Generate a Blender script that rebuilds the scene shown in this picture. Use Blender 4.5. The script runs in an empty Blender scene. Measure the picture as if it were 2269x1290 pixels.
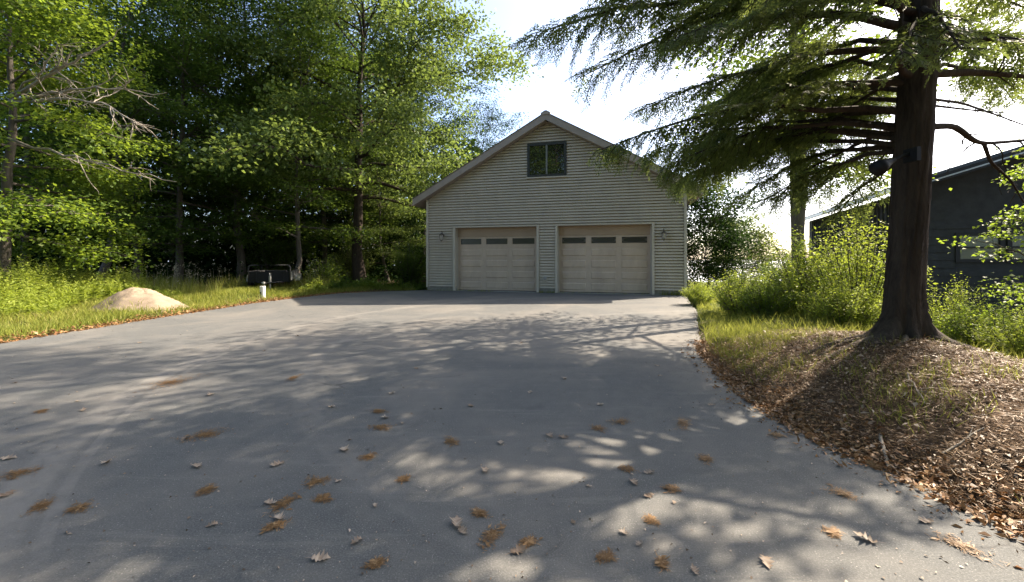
import bpy, math, random
import numpy as np
from mathutils import Vector

# ------------------------------------------------------------------ camera, sky, sun, exposure
EYE = 1.4
FPX = 900.0            # focal length in pixels of the 2269 px wide photograph
CX, HY = 1134.5, 575.0 # principal column, horizon row
scene = bpy.context.scene
COL = scene.collection
cam_d = bpy.data.cameras.new('camera')
cam_d.sensor_width = 36.0
cam_d.lens = 36.0 * FPX / 2269.0
cam_d.shift_y = -70.0 / 2269.0
cam_d.clip_start = 0.05
cam_d.clip_end = 20000
cam = bpy.data.objects.new('camera', cam_d)
cam.location = (0, 0, EYE)
cam.rotation_euler = (math.radians(90), 0, 0)
COL.objects.link(cam)
scene.camera = cam

SUN_AZ, SUN_EL = math.radians(61), math.radians(40)
world = bpy.data.worlds.new('World')
scene.world = world
world.use_nodes = True
wn = world.node_tree.nodes
wl = world.node_tree.links
wn.clear()
w_out = wn.new('ShaderNodeOutputWorld')
w_bg = wn.new('ShaderNodeBackground')
w_sky = wn.new('ShaderNodeTexSky')
w_sky.sky_type = 'NISHITA'
w_sky.sun_disc = False
w_sky.sun_elevation = SUN_EL
w_sky.sun_rotation = SUN_AZ
w_sky.altitude = 200
w_sky.air_density = 0.8
w_sky.dust_density = 3.0
w_sky.ozone_density = 1.0
w_bg.inputs['Strength'].default_value = 0.135
wl.new(w_sky.outputs[0], w_bg.inputs['Color'])
wl.new(w_bg.outputs[0], w_out.inputs['Surface'])

sun_d = bpy.data.lights.new('sun', 'SUN')
sun_d.energy = 4.6
sun_d.angle = math.radians(0.53)
sun_d.color = (1.0, 0.86, 0.68)
sun = bpy.data.objects.new('sun', sun_d)
S = Vector((math.sin(SUN_AZ) * math.cos(SUN_EL), math.cos(SUN_AZ) * math.cos(SUN_EL), math.sin(SUN_EL)))
sun.rotation_euler = S.to_track_quat('Z', 'Y').to_euler()
sun.location = (60, 40, 60)
COL.objects.link(sun)

vs = scene.view_settings
vs.view_transform = 'Standard'
vs.look = 'None'
vs.exposure = 1.85
vs.gamma = 1.0
vs.use_curve_mapping = False
scene.cycles.max_bounces = 6
scene.cycles.diffuse_bounces = 3
scene.cycles.transmission_bounces = 4
scene.cycles.transparent_max_bounces = 8
scene.cycles.use_denoising = True

# ------------------------------------------------------------------ helpers
def at(px, py, Y):
    "photo pixel at depth Y -> world point"
    return np.array([(px - CX) / FPX * Y, Y, EYE + (HY - py) / FPX * Y])

def on_ground(px, py, z=0.0):
    Y = FPX * (EYE - z) / (py - HY)
    return np.array([(px - CX) / FPX * Y, Y, z])

def smooth(a, b, x):
    t = np.clip((np.asarray(x, float) - a) / (b - a), 0, 1)
    return t * t * (3 - 2 * t)

def np_mesh(name, V, F, attr=None, smooth_shade=False):
    V = np.ascontiguousarray(V, dtype=np.float32)
    F = np.ascontiguousarray(F, dtype=np.int32)
    me = bpy.data.meshes.new(name)
    me.vertices.add(len(V))
    me.vertices.foreach_set('co', V.ravel())
    k = F.shape[1]
    me.loops.add(F.size)
    me.loops.foreach_set('vertex_index', F.ravel())
    me.polygons.add(len(F))
    me.polygons.foreach_set('loop_start', np.arange(0, F.size, k, dtype=np.int32))
    me.polygons.foreach_set('loop_total', np.full(len(F), k, dtype=np.int32))
    if smooth_shade:
        me.polygons.foreach_set('use_smooth', np.ones(len(F), dtype=bool))
    if attr is not None:
        a = me.attributes.new('vary', 'FLOAT', 'POINT')
        a.data.foreach_set('value', np.ascontiguousarray(attr, dtype=np.float32))
    me.update(calc_edges=True)
    me.validate()
    return me

def py_mesh(name, V, F, smooth_shade=False):
    me = bpy.data.meshes.new(name)
    me.from_pydata([tuple(map(float, v)) for v in V], [], F)
    if smooth_shade:
        me.polygons.foreach_set('use_smooth', np.ones(len(me.polygons), dtype=bool))
    me.update()
    return me

def link(name, me, mat=None, parent=None, loc=None, rotz=None):
    o = bpy.data.objects.new(name, me)
    COL.objects.link(o)
    if mat is not None and me is not None and not me.materials:
        me.materials.append(mat)
    if parent is not None:
        o.parent = parent
    if loc is not None:
        o.location = loc
    if rotz is not None:
        o.rotation_euler = (0, 0, rotz)
    return o

def tag(o, label=None, cat=None, group=None, kind=None):
    if label: o['label'] = label
    if cat: o['category'] = cat
    if group: o['group'] = group
    if kind: o['kind'] = kind
    return o

def thing(name, label, cat, loc=(0, 0, 0), rotz=0.0, group=None):
    o = bpy.data.objects.new(name, None)
    o.empty_display_size = 0.2
    COL.objects.link(o)
    o.location = loc
    o.rotation_euler = (0, 0, rotz)
    return tag(o, label, cat, group)

class B:
    "collects boxes, prisms and tubes into one mesh"
    def __init__(self):
        self.v, self.f = [], []
    def add(self, V, F):
        n = len(self.v)
        self.v += [tuple(p) for p in V]
        self.f += [tuple(i + n for i in f) for f in F]
        return self
    def box(self, x0, x1, y0, y1, z0, z1):
        V = [(x0, y0, z0), (x1, y0, z0), (x1, y1, z0), (x0, y1, z0), (x0, y0, z1), (x1, y0, z1), (x1, y1, z1), (x0, y1, z1)]
        F = [(0, 3, 2, 1), (4, 5, 6, 7), (0, 1, 5, 4), (1, 2, 6, 5), (2, 3, 7, 6), (3, 0, 4, 7)]
        return self.add(V, F)
    def bevbox(self, x0, x1, y0, y1, z0, z1, b=0.01):
        "box whose front (low y) face is chamfered, for panels"
        V = [(x0, y1, z0), (x1, y1, z0), (x1, y1, z1), (x0, y1, z1),
             (x0 + b, y0, z0 + b), (x1 - b, y0, z0 + b), (x1 - b, y0, z1 - b), (x0 + b, y0, z1 - b)]
        F = [(0, 3, 2, 1)[::-1], (4, 5, 6, 7), (0, 1, 5, 4), (1, 2, 6, 5), (2, 3, 7, 6), (3, 0, 4, 7)]
        return self.add(V, F)
    def prism(self, poly, y0, y1):
        "polygon in x,z extruded along y"
        n = len(poly)
        V = [(p[0], y0, p[1]) for p in poly] + [(p[0], y1, p[1]) for p in poly]
        F = [tuple(range(n)), tuple(range(2 * n - 1, n - 1, -1))]
        F += [(i, i + n, (i + 1) % n + n, (i + 1) % n) for i in range(n)]
        return self.add(V, F)
    def tube(self, P, R, sides=8, cap=True):
        V, F = tube(P, R, sides)
        n = len(self.v)
        self.v += [tuple(p) for p in V]
        self.f += [tuple(int(i) + n for i in f) for f in F]
        if cap:
            m = len(P)
            self.f.append(tuple(n + i for i in range(sides))[::-1])
            self.f.append(tuple(n + (m - 1) * sides + i for i in range(sides)))
        return self
    def lathe(self, prof, sides=16, c=(0, 0, 0)):
        P = [(c[0], c[1], c[2] + z) for r, z in prof]
        V, F = [], []
        for (r, z) in prof:
            for k in range(sides):
                a = 2 * math.pi * k / sides
                V.append((c[0] + r * math.cos(a), c[1] + r * math.sin(a), c[2] + z))
        for i in range(len(prof) - 1):
            for k in range(sides):
                F.append((i * sides + k, i * sides + (k + 1) % sides, (i + 1) * sides + (k + 1) % sides, (i + 1) * sides + k))
        F.append(tuple(range(sides))[::-1])
        F.append(tuple((len(prof) - 1) * sides + k for k in range(sides)))
        return self.add(V, F)
    def build(self, name, mat, parent=None, smooth_shade=False, **kw):
        return link(name, py_mesh(name, self.v, self.f, smooth_shade), mat, parent, **kw)

def tube(P, R, sides=6):
    P = np.asarray(P, float)
    R = np.asarray(R, float)
    n = len(P)
    T = np.gradient(P, axis=0)
    T /= np.linalg.norm(T, axis=1)[:, None] + 1e-9
    ref = np.array([0, 0, 1.0]) if abs(T[0][2]) < 0.9 else np.array([1.0, 0, 0])
    U = np.cross(T, ref)
    U /= np.linalg.norm(U, axis=1)[:, None] + 1e-9
    W = np.cross(T, U)
    a = np.linspace(0, 2 * math.pi, sides, endpoint=False)
    V = P[:, None, :] + R[:, None, None] * (np.cos(a)[None, :, None] * U[:, None, :] + np.sin(a)[None, :, None] * W[:, None, :])
    i, k = np.meshgrid(np.arange(n - 1), np.arange(sides), indexing='ij')
    k2 = (k + 1) % sides
    F = np.stack([i * sides + k, i * sides + k2, (i + 1) * sides + k2, (i + 1) * sides + k], -1).reshape(-1, 4)
    return V.reshape(-1, 3), F

class Tubes:
    def __init__(self):
        self.V, self.F, self.n = [], [], 0
    def add(self, P, R, sides=6):
        V, F = tube(P, R, sides)
        self.V.append(V); self.F.append(F + self.n); self.n += len(V)
    def mesh(self, name):
        return np_mesh(name, np.concatenate(self.V), np.concatenate(self.F), smooth_shade=True)

def unit(A):
    A = np.asarray(A, float)
    return A / (np.linalg.norm(A, axis=-1, keepdims=True) + 1e-9)

def rhombs(P, D, N, L, W, fold=0.18, wide=0.45):
    "leaf shaped quads: base P, along D, face normal N"
    P = np.asarray(P, float); D = unit(D)
    Sd = unit(np.cross(D, N))
    Nn = np.cross(Sd, D)
    L = np.asarray(L, float)[:, None]; W = np.asarray(W, float)[:, None]
    mid = P + D * L * wide + Nn * W * fold
    V = np.stack([P, mid + Sd * W * 0.5, P + D * L, mid - Sd * W * 0.5], 1).reshape(-1, 3)
    F = np.arange(len(V), dtype=np.int32).reshape(-1, 4)
    return V, F

class Leaves:
    def __init__(self):
        self.P, self.D, self.N, self.L, self.W, self.A = [], [], [], [], [], []
    def add(self, P, D, N, L, W, A):
        self.P.append(P); self.D.append(D); self.N.append(N); self.L.append(L); self.W.append(W); self.A.append(A)
    def mesh(self, name, fold=0.18, wide=0.45):
        V, F = rhombs(np.concatenate(self.P), np.concatenate(self.D), np.concatenate(self.N), np.concatenate(self.L), np.concatenate(self.W), fold, wide)
        return np_mesh(name, V, F, attr=np.repeat(np.concatenate(self.A), 4))

# ------------------------------------------------------------------ materials
def new_mat(name):
    m = bpy.data.materials.new(name)
    m.use_nodes = True
    nt = m.node_tree
    nt.nodes.clear()
    out = nt.nodes.new('ShaderNodeOutputMaterial')
    return m, nt, out

def ramp(nt, src, stops):
    r = nt.nodes.new('ShaderNodeValToRGB')
    e = r.color_ramp.elements
    while len(e) < len(stops):
        e.new(0.5)
    for i, (p, c) in enumerate(stops):
        e[i].position = p
        e[i].color = (*c, 1) if len(c) == 3 else c
    nt.links.new(src, r.inputs[0])
    return r

def noise(nt, scale, detail=4, rough=0.6, vec=None, dist=0.0):
    n = nt.nodes.new('ShaderNodeTexNoise')
    n.inputs['Scale'].default_value = scale
    n.inputs['Detail'].default_value = detail
    n.inputs['Roughness'].default_value = rough
    n.inputs['Distortion'].default_value = dist
    if vec is not None:
        nt.links.new(vec, n.inputs['Vector'])
    return n

def coords(nt, scale=(1, 1, 1), which='Object'):
    tc = nt.nodes.new('ShaderNodeTexCoord')
    mp = nt.nodes.new('ShaderNodeMapping')
    mp.inputs['Scale'].default_value = scale
    nt.links.new(tc.outputs[which], mp.inputs['Vector'])
    return mp.outputs[0]

def mixc(nt, fac, a, b, mode='MIX'):
    m = nt.nodes.new('ShaderNodeMix')
    m.data_type = 'RGBA'
    m.blend_type = mode
    for s, v in ((m.inputs[0], fac), (m.inputs[6], a), (m.inputs[7], b)):
        if isinstance(v, bpy.types.NodeSocket):
            nt.links.new(v, s)
        elif isinstance(v, (int, float)):
            s.default_value = v
        else:
            s.default_value = (*v, 1)
    return m.outputs[2]

def math_n(nt, op, a, b=None, c=None):
    m = nt.nodes.new('ShaderNodeMath')
    m.operation = op
    for s, v in zip(m.inputs, (a, b, c)):
        if v is None: continue
        if isinstance(v, bpy.types.NodeSocket):
            nt.links.new(v, s)
        else:
            s.default_value = v
    return m.outputs[0]

def simple(name, col, rough=0.6, metal=0.0, var=0.12, nscale=6.0, bump=0.0, bscale=60.0, spec=0.4, stretch=(1, 1, 1)):
    m, nt, out = new_mat(name)
    p = nt.nodes.new('ShaderNodeBsdfPrincipled')
    v = coords(nt, stretch)
    n = noise(nt, nscale, 5, 0.65, v)
    lo = tuple(c * (1 - var) for c in col)
    hi = tuple(min(1, c * (1 + var)) for c in col)
    r = ramp(nt, n.outputs[0], [(0.3, lo), (0.7, hi)])
    nt.links.new(r.outputs[0], p.inputs['Base Color'])
    p.inputs['Roughness'].default_value = rough
    p.inputs['Metallic'].default_value = metal
    p.inputs['Specular IOR Level'].default_value = spec
    if bump:
        b = nt.nodes.new('ShaderNodeBump')
        b.inputs['Strength'].default_value = bump
        b.inputs['Distance'].default_value = 0.02
        n2 = noise(nt, bscale, 6, 0.7, v)
        nt.links.new(n2.outputs[0], b.inputs['Height'])
        nt.links.new(b.outputs[0], p.inputs['Normal'])
    nt.links.new(p.outputs[0], out.inputs[0])
    return m

def leaf_mat(name, stops, trans, tmix=0.42, rough=0.55, spec=0.25):
    "two-sided leaf: diffuse/gloss plus light passing through; 'vary' is the leaf's own random shade"
    m, nt, out = new_mat(name)
    a = nt.nodes.new('ShaderNodeAttribute')
    a.attribute_name = 'vary'
    r = ramp(nt, a.outputs['Fac'], stops)
    p = nt.nodes.new('ShaderNodeBsdfPrincipled')
    p.inputs['Roughness'].default_value = rough
    p.inputs['Specular IOR Level'].default_value = spec
    nt.links.new(r.outputs[0], p.inputs['Base Color'])
    t = nt.nodes.new('ShaderNodeBsdfTranslucent')
    r2 = ramp(nt, a.outputs['Fac'], [(0.0, tuple(c * 0.7 for c in trans)), (1.0, tuple(min(1, c * 1.25) for c in trans))])
    nt.links.new(r2.outputs[0], t.inputs['Color'])
    mx = nt.nodes.new('ShaderNodeMixShader')
    mx.inputs[0].default_value = tmix
    nt.links.new(p.outputs[0], mx.inputs[1])
    nt.links.new(t.outputs[0], mx.inputs[2])
    nt.links.new(mx.outputs[0], out.inputs[0])
    return m

def bark_mat(name, lo, hi, sc=6.0, bump=0.9):
    m, nt, out = new_mat(name)
    p = nt.nodes.new('ShaderNodeBsdfPrincipled')
    v = coords(nt, (1, 1, 0.16))
    n = noise(nt, sc * 2.2, 7, 0.7, v, 0.6)
    n2 = noise(nt, sc * 0.4, 3, 0.5)
    r = ramp(nt, n.outputs[0], [(0.32, lo), (0.68, hi)])
    c = mixc(nt, 0.35, r.outputs[0], ramp(nt, n2.outputs[0], [(0.3, lo), (0.7, hi)]).outputs[0])
    nt.links.new(c, p.inputs['Base Color'])
    p.inputs['Roughness'].default_value = 0.9
    p.inputs['Specular IOR Level'].default_value = 0.15
    b = nt.nodes.new('ShaderNodeBump')
    b.inputs['Strength'].default_value = bump
    b.inputs['Distance'].default_value = 0.03
    nt.links.new(n.outputs[0], b.inputs['Height'])
    nt.links.new(b.outputs[0], p.inputs['Normal'])
    nt.links.new(p.outputs[0], out.inputs[0])
    return m

M = {}
M['maple'] = leaf_mat('maple_leaf', [(0, (0.034, 0.068, 0.018)), (0.5, (0.066, 0.115, 0.026)), (1, (0.12, 0.17, 0.036))], (0.19, 0.29, 0.036), 0.38, spec=0.15)
M['oak'] = leaf_mat('oak_leaf', [(0, (0.052, 0.090, 0.026)), (0.5, (0.088, 0.132, 0.040)), (1, (0.14, 0.18, 0.056))], (0.23, 0.31, 0.06), 0.40, spec=0.15)
M['limeleaf'] = leaf_mat('young_leaf', [(0, (0.06, 0.11, 0.02)), (0.5, (0.10, 0.16, 0.028)), (1, (0.15, 0.19, 0.035))], (0.27, 0.37, 0.035), 0.48)
M['darkleaf'] = leaf_mat('shade_leaf', [(0, (0.014, 0.032, 0.010)), (0.5, (0.024, 0.050, 0.014)), (1, (0.04, 0.07, 0.02))], (0.05, 0.10, 0.015), 0.25, 0.8, 0.08)  # dark leaf: colour carries the deep wood's shade; also the dark small tree
M['needle'] = leaf_mat('hemlock_needle', [(0, (0.030, 0.056, 0.024)), (0.5, (0.050, 0.086, 0.032)), (1, (0.09, 0.125, 0.042))], (0.25, 0.31, 0.07), 0.42, spec=0.15)
M['weed'] = leaf_mat('weed_leaf', [(0, (0.13, 0.19, 0.035)), (0.5, (0.24, 0.30, 0.060)), (1, (0.35, 0.38, 0.10))], (0.38, 0.46, 0.05), 0.42, spec=0.12)
M['grass'] = leaf_mat('grass_blade', [(0, (0.10, 0.145, 0.025)), (0.5, (0.21, 0.24, 0.045)), (0.85, (0.33, 0.30, 0.10)), (1, (0.42, 0.35, 0.17))], (0.36, 0.38, 0.07), 0.40, spec=0.1)
M['seed'] = leaf_mat('seed_head', [(0, (0.30, 0.28, 0.18)), (1, (0.5, 0.48, 0.36))], (0.3, 0.28, 0.18), 0.3)
M['litter'] = leaf_mat('dead_leaf', [(0, (0.07, 0.045, 0.028)), (0.45, (0.20, 0.13, 0.078)), (0.8, (0.36, 0.245, 0.15)), (1, (0.48, 0.38, 0.28))], (0.12, 0.07, 0.03), 0.15)
M['litter_orange'] = leaf_mat('orange_dead_leaf', [(0, (0.16, 0.075, 0.03)), (0.5, (0.30, 0.16, 0.065)), (1, (0.42, 0.28, 0.15))], (0.2, 0.1, 0.04), 0.15)
M['dryneedle'] = leaf_mat('dry_needle', [(0, (0.12, 0.065, 0.028)), (0.6, (0.26, 0.15, 0.065)), (1, (0.38, 0.25, 0.13))], (0.15, 0.07, 0.02), 0.12)
M['oakdead'] = leaf_mat('curled_oak_leaf', [(0, (0.07, 0.045, 0.028)), (0.5, (0.26, 0.19, 0.135)), (1, (0.48, 0.40, 0.32))], (0.12, 0.09, 0.06), 0.12)
M['bark'] = bark_mat('maple_bark', (0.050, 0.043, 0.036), (0.16, 0.14, 0.12))
M['bark_dark'] = bark_mat('hemlock_bark', (0.018, 0.014, 0.012), (0.085, 0.066, 0.052), 7.0, 1.0)
M['bark_root'] = bark_mat('root_bark', (0.06, 0.045, 0.034), (0.20, 0.16, 0.125), 8.0, 0.8)
M['deadwood'] = bark_mat('dead_wood', (0.17, 0.15, 0.125), (0.36, 0.32, 0.27), 9.0, 0.4)
M['siding'] = simple('siding_vinyl', (0.425, 0.378, 0.305), 0.55, var=0.10, nscale=2.2, bump=0.05, bscale=40, stretch=(1, 1, 0.35))
M['trim'] = simple('trim_paint', (0.44, 0.40, 0.33), 0.5, var=0.06, nscale=4)
M['fascia'] = simple('fascia_paint', (0.29, 0.245, 0.21), 0.5, var=0.08, nscale=3)
M['door'] = simple('door_paint', (0.455, 0.36, 0.275), 0.5, var=0.11, nscale=2.6, bump=0.03, bscale=30, stretch=(1, 1, 0.4))
M['doorheader'] = simple('door_header_shade', (0.34, 0.25, 0.175), 0.55, var=0.08, nscale=2)  # door tone darkened: shade at the top of the opening put into colour
M['shingle'] = simple('roof_shingle', (0.12, 0.11, 0.10), 0.9, var=0.35, nscale=30, bump=0.5, bscale=80)
M['concrete'] = simple('concrete', (0.30, 0.29, 0.265), 0.9, var=0.2, nscale=8, bump=0.3, bscale=90)
M['winframe'] = simple('window_frame_paint', (0.030, 0.032, 0.030), 0.4, var=0.1)
M['mullion'] = simple('mullion_paint', (0.16, 0.165, 0.155), 0.4, var=0.1)
M['black'] = simple('black_steel', (0.014, 0.015, 0.018), 0.6, var=0.2, nscale=9, spec=0.2)
M['rubber'] = simple('rubber', (0.018, 0.018, 0.018), 0.85, var=0.2)
M['railsteel'] = simple('rail_steel', (0.05, 0.05, 0.05), 0.5, metal=0.2, var=0.25, nscale=12)
M['greysteel'] = simple('grey_steel', (0.30, 0.30, 0.29), 0.45, metal=0.3, var=0.2, nscale=12)
M['white'] = simple('white_plastic', (0.74, 0.73, 0.70), 0.5, var=0.06, nscale=8)
M['darkwall'] = simple('dark_boards', (0.055, 0.057, 0.060), 0.85, spec=0.12, var=0.2, nscale=4, bump=0.15, bscale=30)
M['darktrim'] = simple('dark_trim', (0.020, 0.021, 0.022), 0.6, var=0.15)
M['metalroof'] = simple('metal_roof', (0.06, 0.068, 0.082), 0.35, metal=0.4, var=0.1)
M['gutter'] = simple('gutter_metal', (0.42, 0.42, 0.41), 0.35, metal=0.5, var=0.1)
M['bronze'] = simple('bronze_patina', (0.12, 0.10, 0.08), 0.45, metal=0.5, var=0.2, nscale=20)
M['lampglass'] = simple('frosted_glass', (0.36, 0.34, 0.30), 0.25, var=0.1)
M['insert'] = simple('window_insert', (0.10, 0.09, 0.075), 0.5, var=0.15)
M['stone'] = simple('stone', (0.26, 0.25, 0.23), 0.9, var=0.3, nscale=7, bump=0.4, bscale=30)

def glass_mat(name, col, rough=0.02, ior=1.9):
    m, nt, out = new_mat(name)
    p = nt.nodes.new('ShaderNodeBsdfPrincipled')
    n = noise(nt, 1.3, 2, 0.5, coords(nt))
    r = ramp(nt, n.outputs[0], [(0.3, tuple(c * 0.8 for c in col)), (0.7, tuple(c * 1.2 for c in col))])
    nt.links.new(r.outputs[0], p.inputs['Base Color'])
    p.inputs['Roughness'].default_value = rough
    p.inputs['IOR'].default_value = ior
    p.inputs['Specular IOR Level'].default_value = 0.8
    b = nt.nodes.new('ShaderNodeBump')
    b.inputs['Strength'].default_value = 0.03
    nt.links.new(noise(nt, 2.0, 1, 0.4, coords(nt)).outputs[0], b.inputs['Height'])
    nt.links.new(b.outputs[0], p.inputs['Normal'])
    nt.links.new(p.outputs[0], out.inputs[0])
    return m
M['glass'] = glass_mat('dark_glass', (0.012, 0.014, 0.013), 0.02, 1.65)
M['doorglass'] = glass_mat('garage_door_glass', (0.035, 0.033, 0.028), 0.25, 1.45)
M['palewin'] = glass_mat('shaded_window_glass', (0.10, 0.115, 0.115), 0.12)

def asphalt_mat():
    m, nt, out = new_mat('asphalt')
    p = nt.nodes.new('ShaderNodeBsdfPrincipled')
    v = coords(nt)
    fine = noise(nt, 110, 4, 0.8, v)
    med = noise(nt, 7, 5, 0.65, v)
    big = noise(nt, 0.45, 4, 0.6, v, 0.8)
    base = ramp(nt, fine.outputs[0], [(0.30, (0.040, 0.042, 0.043)), (0.52, (0.098, 0.101, 0.100)), (0.72, (0.27, 0.27, 0.26))]).outputs[0]
    c = mixc(nt, 0.40, base, ramp(nt, med.outputs[0], [(0.3, (0.080, 0.083, 0.084)), (0.7, (0.140, 0.139, 0.134))]).outputs[0])
    ag = nt.nodes.new('ShaderNodeTexVoronoi')
    ag.inputs['Scale'].default_value = 75
    nt.links.new(v, ag.inputs['Vector'])
    agm = ramp(nt, ag.outputs['Distance'], [(0.16, (1, 1, 1)), (0.26, (0, 0, 0))])
    sepc = nt.nodes.new('ShaderNodeSeparateColor')
    nt.links.new(ag.outputs['Color'], sepc.inputs[0])
    agp = ramp(nt, sepc.outputs[0], [(0.55, (0, 0, 0)), (0.62, (1, 1, 1))])
    agc = ramp(nt, sepc.outputs[1], [(0.0, (0.05, 0.05, 0.05)), (0.35, (0.17, 0.165, 0.155)), (1.0, (0.38, 0.36, 0.33))])
    c = mixc(nt, math_n(nt, 'MULTIPLY', math_n(nt, 'MULTIPLY', agm.outputs[0], agp.outputs[0]), 0.75), c, agc.outputs[0])
    # dusty patches that wheels have carried in
    dust = ramp(nt, big.outputs[0], [(0.42, (0, 0, 0)), (0.70, (0.6, 0.6, 0.6))])
    c = mixc(nt, dust.outputs[0], c, (0.215, 0.195, 0.17))
    # long fine scuffs across the apron
    vs_ = coords(nt, (0.35, 3.0, 1))
    sc = noise(nt, 2.2, 4, 0.7, vs_, 0.3)
    c = mixc(nt, math_n(nt, 'MULTIPLY', ramp(nt, sc.outputs[0], [(0.56, (0, 0, 0)), (0.68, (1, 1, 1))]).outputs[0], 0.22), c, (0.25, 0.235, 0.21))
    # two curved tyre tracks left in dust
    sep = nt.nodes.new('ShaderNodeSeparateXYZ')
    nt.links.new(v, sep.inputs[0])
    def arc(cx, cy, R, w):
        dx = math_n(nt, 'SUBTRACT', sep.outputs[0], cx)
        dy = math_n(nt, 'SUBTRACT', sep.outputs[1], cy)
        d = math_n(nt, 'SQRT', math_n(nt, 'ADD', math_n(nt, 'MULTIPLY', dx, dx), math_n(nt, 'MULTIPLY', dy, dy)))
        e = math_n(nt, 'ABSOLUTE', math_n(nt, 'SUBTRACT', d, R))
        k = math_n(nt, 'SUBTRACT', 1.0, math_n(nt, 'DIVIDE', e, w))
        k = math_n(nt, 'MAXIMUM', k, 0.0)
        k = math_n(nt, 'MINIMUM', math_n(nt, 'MULTIPLY', k, 3.0), 1.0)
        br = ramp(nt, noise(nt, 3.0, 4, 0.7, v).outputs[0], [(0.36, (0, 0, 0)), (0.56, (1, 1, 1))])
        return math_n(nt, 'MULTIPLY', k, br.outputs[0])
    for (cx, cy, R, w, s) in ARCS:
        c = mixc(nt, math_n(nt, 'MULTIPLY', arc(cx, cy, R, w), s), c, (0.24, 0.225, 0.205))
    stn = ramp(nt, noise(nt, 1.1, 5, 0.7, v, 1.2).outputs[0], [(0.60, (0, 0, 0)), (0.72, (1, 1, 1))])
    c = mixc(nt, math_n(nt, 'MULTIPLY', stn.outputs[0], 0.45), c, (0.062, 0.063, 0.064))
    # hairline cracks
    vo = nt.nodes.new('ShaderNodeTexVoronoi')
    vo.feature = 'DISTANCE_TO_EDGE'
    vo.inputs['Scale'].default_value = 0.42
    wv = mixc(nt, 0.22, v, noise(nt, 2.5, 3, 0.6, v).outputs['Color'])
    nt.links.new(wv, vo.inputs['Vector'])
    cr = ramp(nt, vo.outputs['Distance'], [(0.0, (1, 1, 1)), (0.006, (0, 0, 0))])
    msk = ramp(nt, noise(nt, 0.8, 2, 0.5, v).outputs[0], [(0.55, (0, 0, 0)), (0.65, (1, 1, 1))])
    c = mixc(nt, math_n(nt, 'MULTIPLY', math_n(nt, 'MULTIPLY', cr.outputs[0], msk.outputs[0]), 0.7), c, (0.04, 0.04, 0.04))
    nt.links.new(c, p.inputs['Base Color'])
    p.inputs['Roughness'].default_value = 0.82
    p.inputs['Specular IOR Level'].default_value = 0.3
    b = nt.nodes.new('ShaderNodeBump')
    b.inputs['Strength'].default_value = 0.55
    b.inputs['Distance'].default_value = 0.006
    h = mixc(nt, 0.35, fine.outputs[0], med.outputs[0])
    nt.links.new(h, b.inputs['Height'])
    nt.links.new(b.outputs[0], p.inputs['Normal'])
    nt.links.new(p.outputs[0], out.inputs[0])
    return m
ARCS = [(3.35, 7.25, 7.92, 0.13, 0.42), (3.35, 7.25, 7.72, 0.04, 0.4), (3.35, 7.25, 6.30, 0.12, 0.2), (9.0, -6.0, 17.6, 0.12, 0.35), (9.0, -6.0, 16.0, 0.12, 0.3)]

def ground_mat():
    m, nt, out = new_mat('ground_soil')
    p = nt.nodes.new('ShaderNodeBsdfPrincipled')
    v = coords(nt)
    n1 = noise(nt, 18, 6, 0.75, v)
    n2 = noise(nt, 1.2, 4, 0.6, v)
    soil = ramp(nt, n1.outputs[0], [(0.3, (0.045, 0.030, 0.020)), (0.55, (0.10, 0.066, 0.042)), (0.8, (0.20, 0.14, 0.09))]).outputs[0]
    turf = ramp(nt, n1.outputs[0], [(0.3, (0.05, 0.07, 0.018)), (0.6, (0.10, 0.115, 0.03)), (0.85, (0.20, 0.17, 0.07))]).outputs[0]
    sep = nt.nodes.new('ShaderNodeSeparateXYZ')
    nt.links.new(v, sep.inputs[0])
    # turf on the lawn left of the drive, out to the wood's edge
    left = nt.nodes.new('ShaderNodeMapRange')
    left.interpolation_type = 'SMOOTHSTEP'
    nt.links.new(math_n(nt, 'ADD', sep.outputs[0], math_n(nt, 'MULTIPLY', n2.outputs[0], 1.5)), left.inputs[0])
    left.inputs[1].default_value = -7.2; left.inputs[2].default_value = -8.4
    left.inputs[3].default_value = 0; left.inputs[4].default_value = 1
    back = nt.nodes.new('ShaderNodeMapRange')
    back.interpolation_type = 'SMOOTHSTEP'
    nt.links.new(sep.outputs[1], back.inputs[0])
    back.inputs[1].default_value = 17.0; back.inputs[2].default_value = 19.5
    back.inputs[3].default_value = 1; back.inputs[4].default_value = 0
    c = mixc(nt, math_n(nt, 'MULTIPLY', left.outputs[0], back.outputs[0]), soil, turf)
    right = nt.nodes.new('ShaderNodeMapRange')
    right.interpolation_type = 'SMOOTHSTEP'
    nt.links.new(math_n(nt, 'ADD', sep.outputs[1], math_n(nt, 'MULTIPLY', n2.outputs[0], 2.0)), right.inputs[0])
    right.inputs[1].default_value = 7.0; right.inputs[2].default_value = 8.6
    rx = nt.nodes.new('ShaderNodeMapRange')
    nt.links.new(sep.outputs[0], rx.inputs[0])
    rx.inputs[1].default_value = 2.0; rx.inputs[2].default_value = 3.0
    c = mixc(nt, math_n(nt, 'MULTIPLY', right.outputs[0], rx.outputs[0]), c, turf)
    nt.links.new(c, p.inputs['Base Color'])
    p.inputs['Roughness'].default_value = 0.95
    p.inputs['Specular IOR Level'].default_value = 0.1
    b = nt.nodes.new('ShaderNodeBump')
    b.inputs['Strength'].default_value = 0.9
    b.inputs['Distance'].default_value = 0.04
    nt.links.new(n1.outputs[0], b.inputs['Height'])
    nt.links.new(b.outputs[0], p.inputs['Normal'])
    nt.links.new(p.outputs[0], out.inputs[0])
    return m
M['asphalt'] = asphalt_mat()
M['ground'] = ground_mat()
M['sand'] = simple('sand', (0.27, 0.215, 0.16), 0.95, var=0.22, nscale=5, bump=0.6, bscale=50, spec=0.1)
M['water'] = simple('lake_water', (0.12, 0.17, 0.22), 0.12, var=0.1, nscale=0.01)

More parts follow.
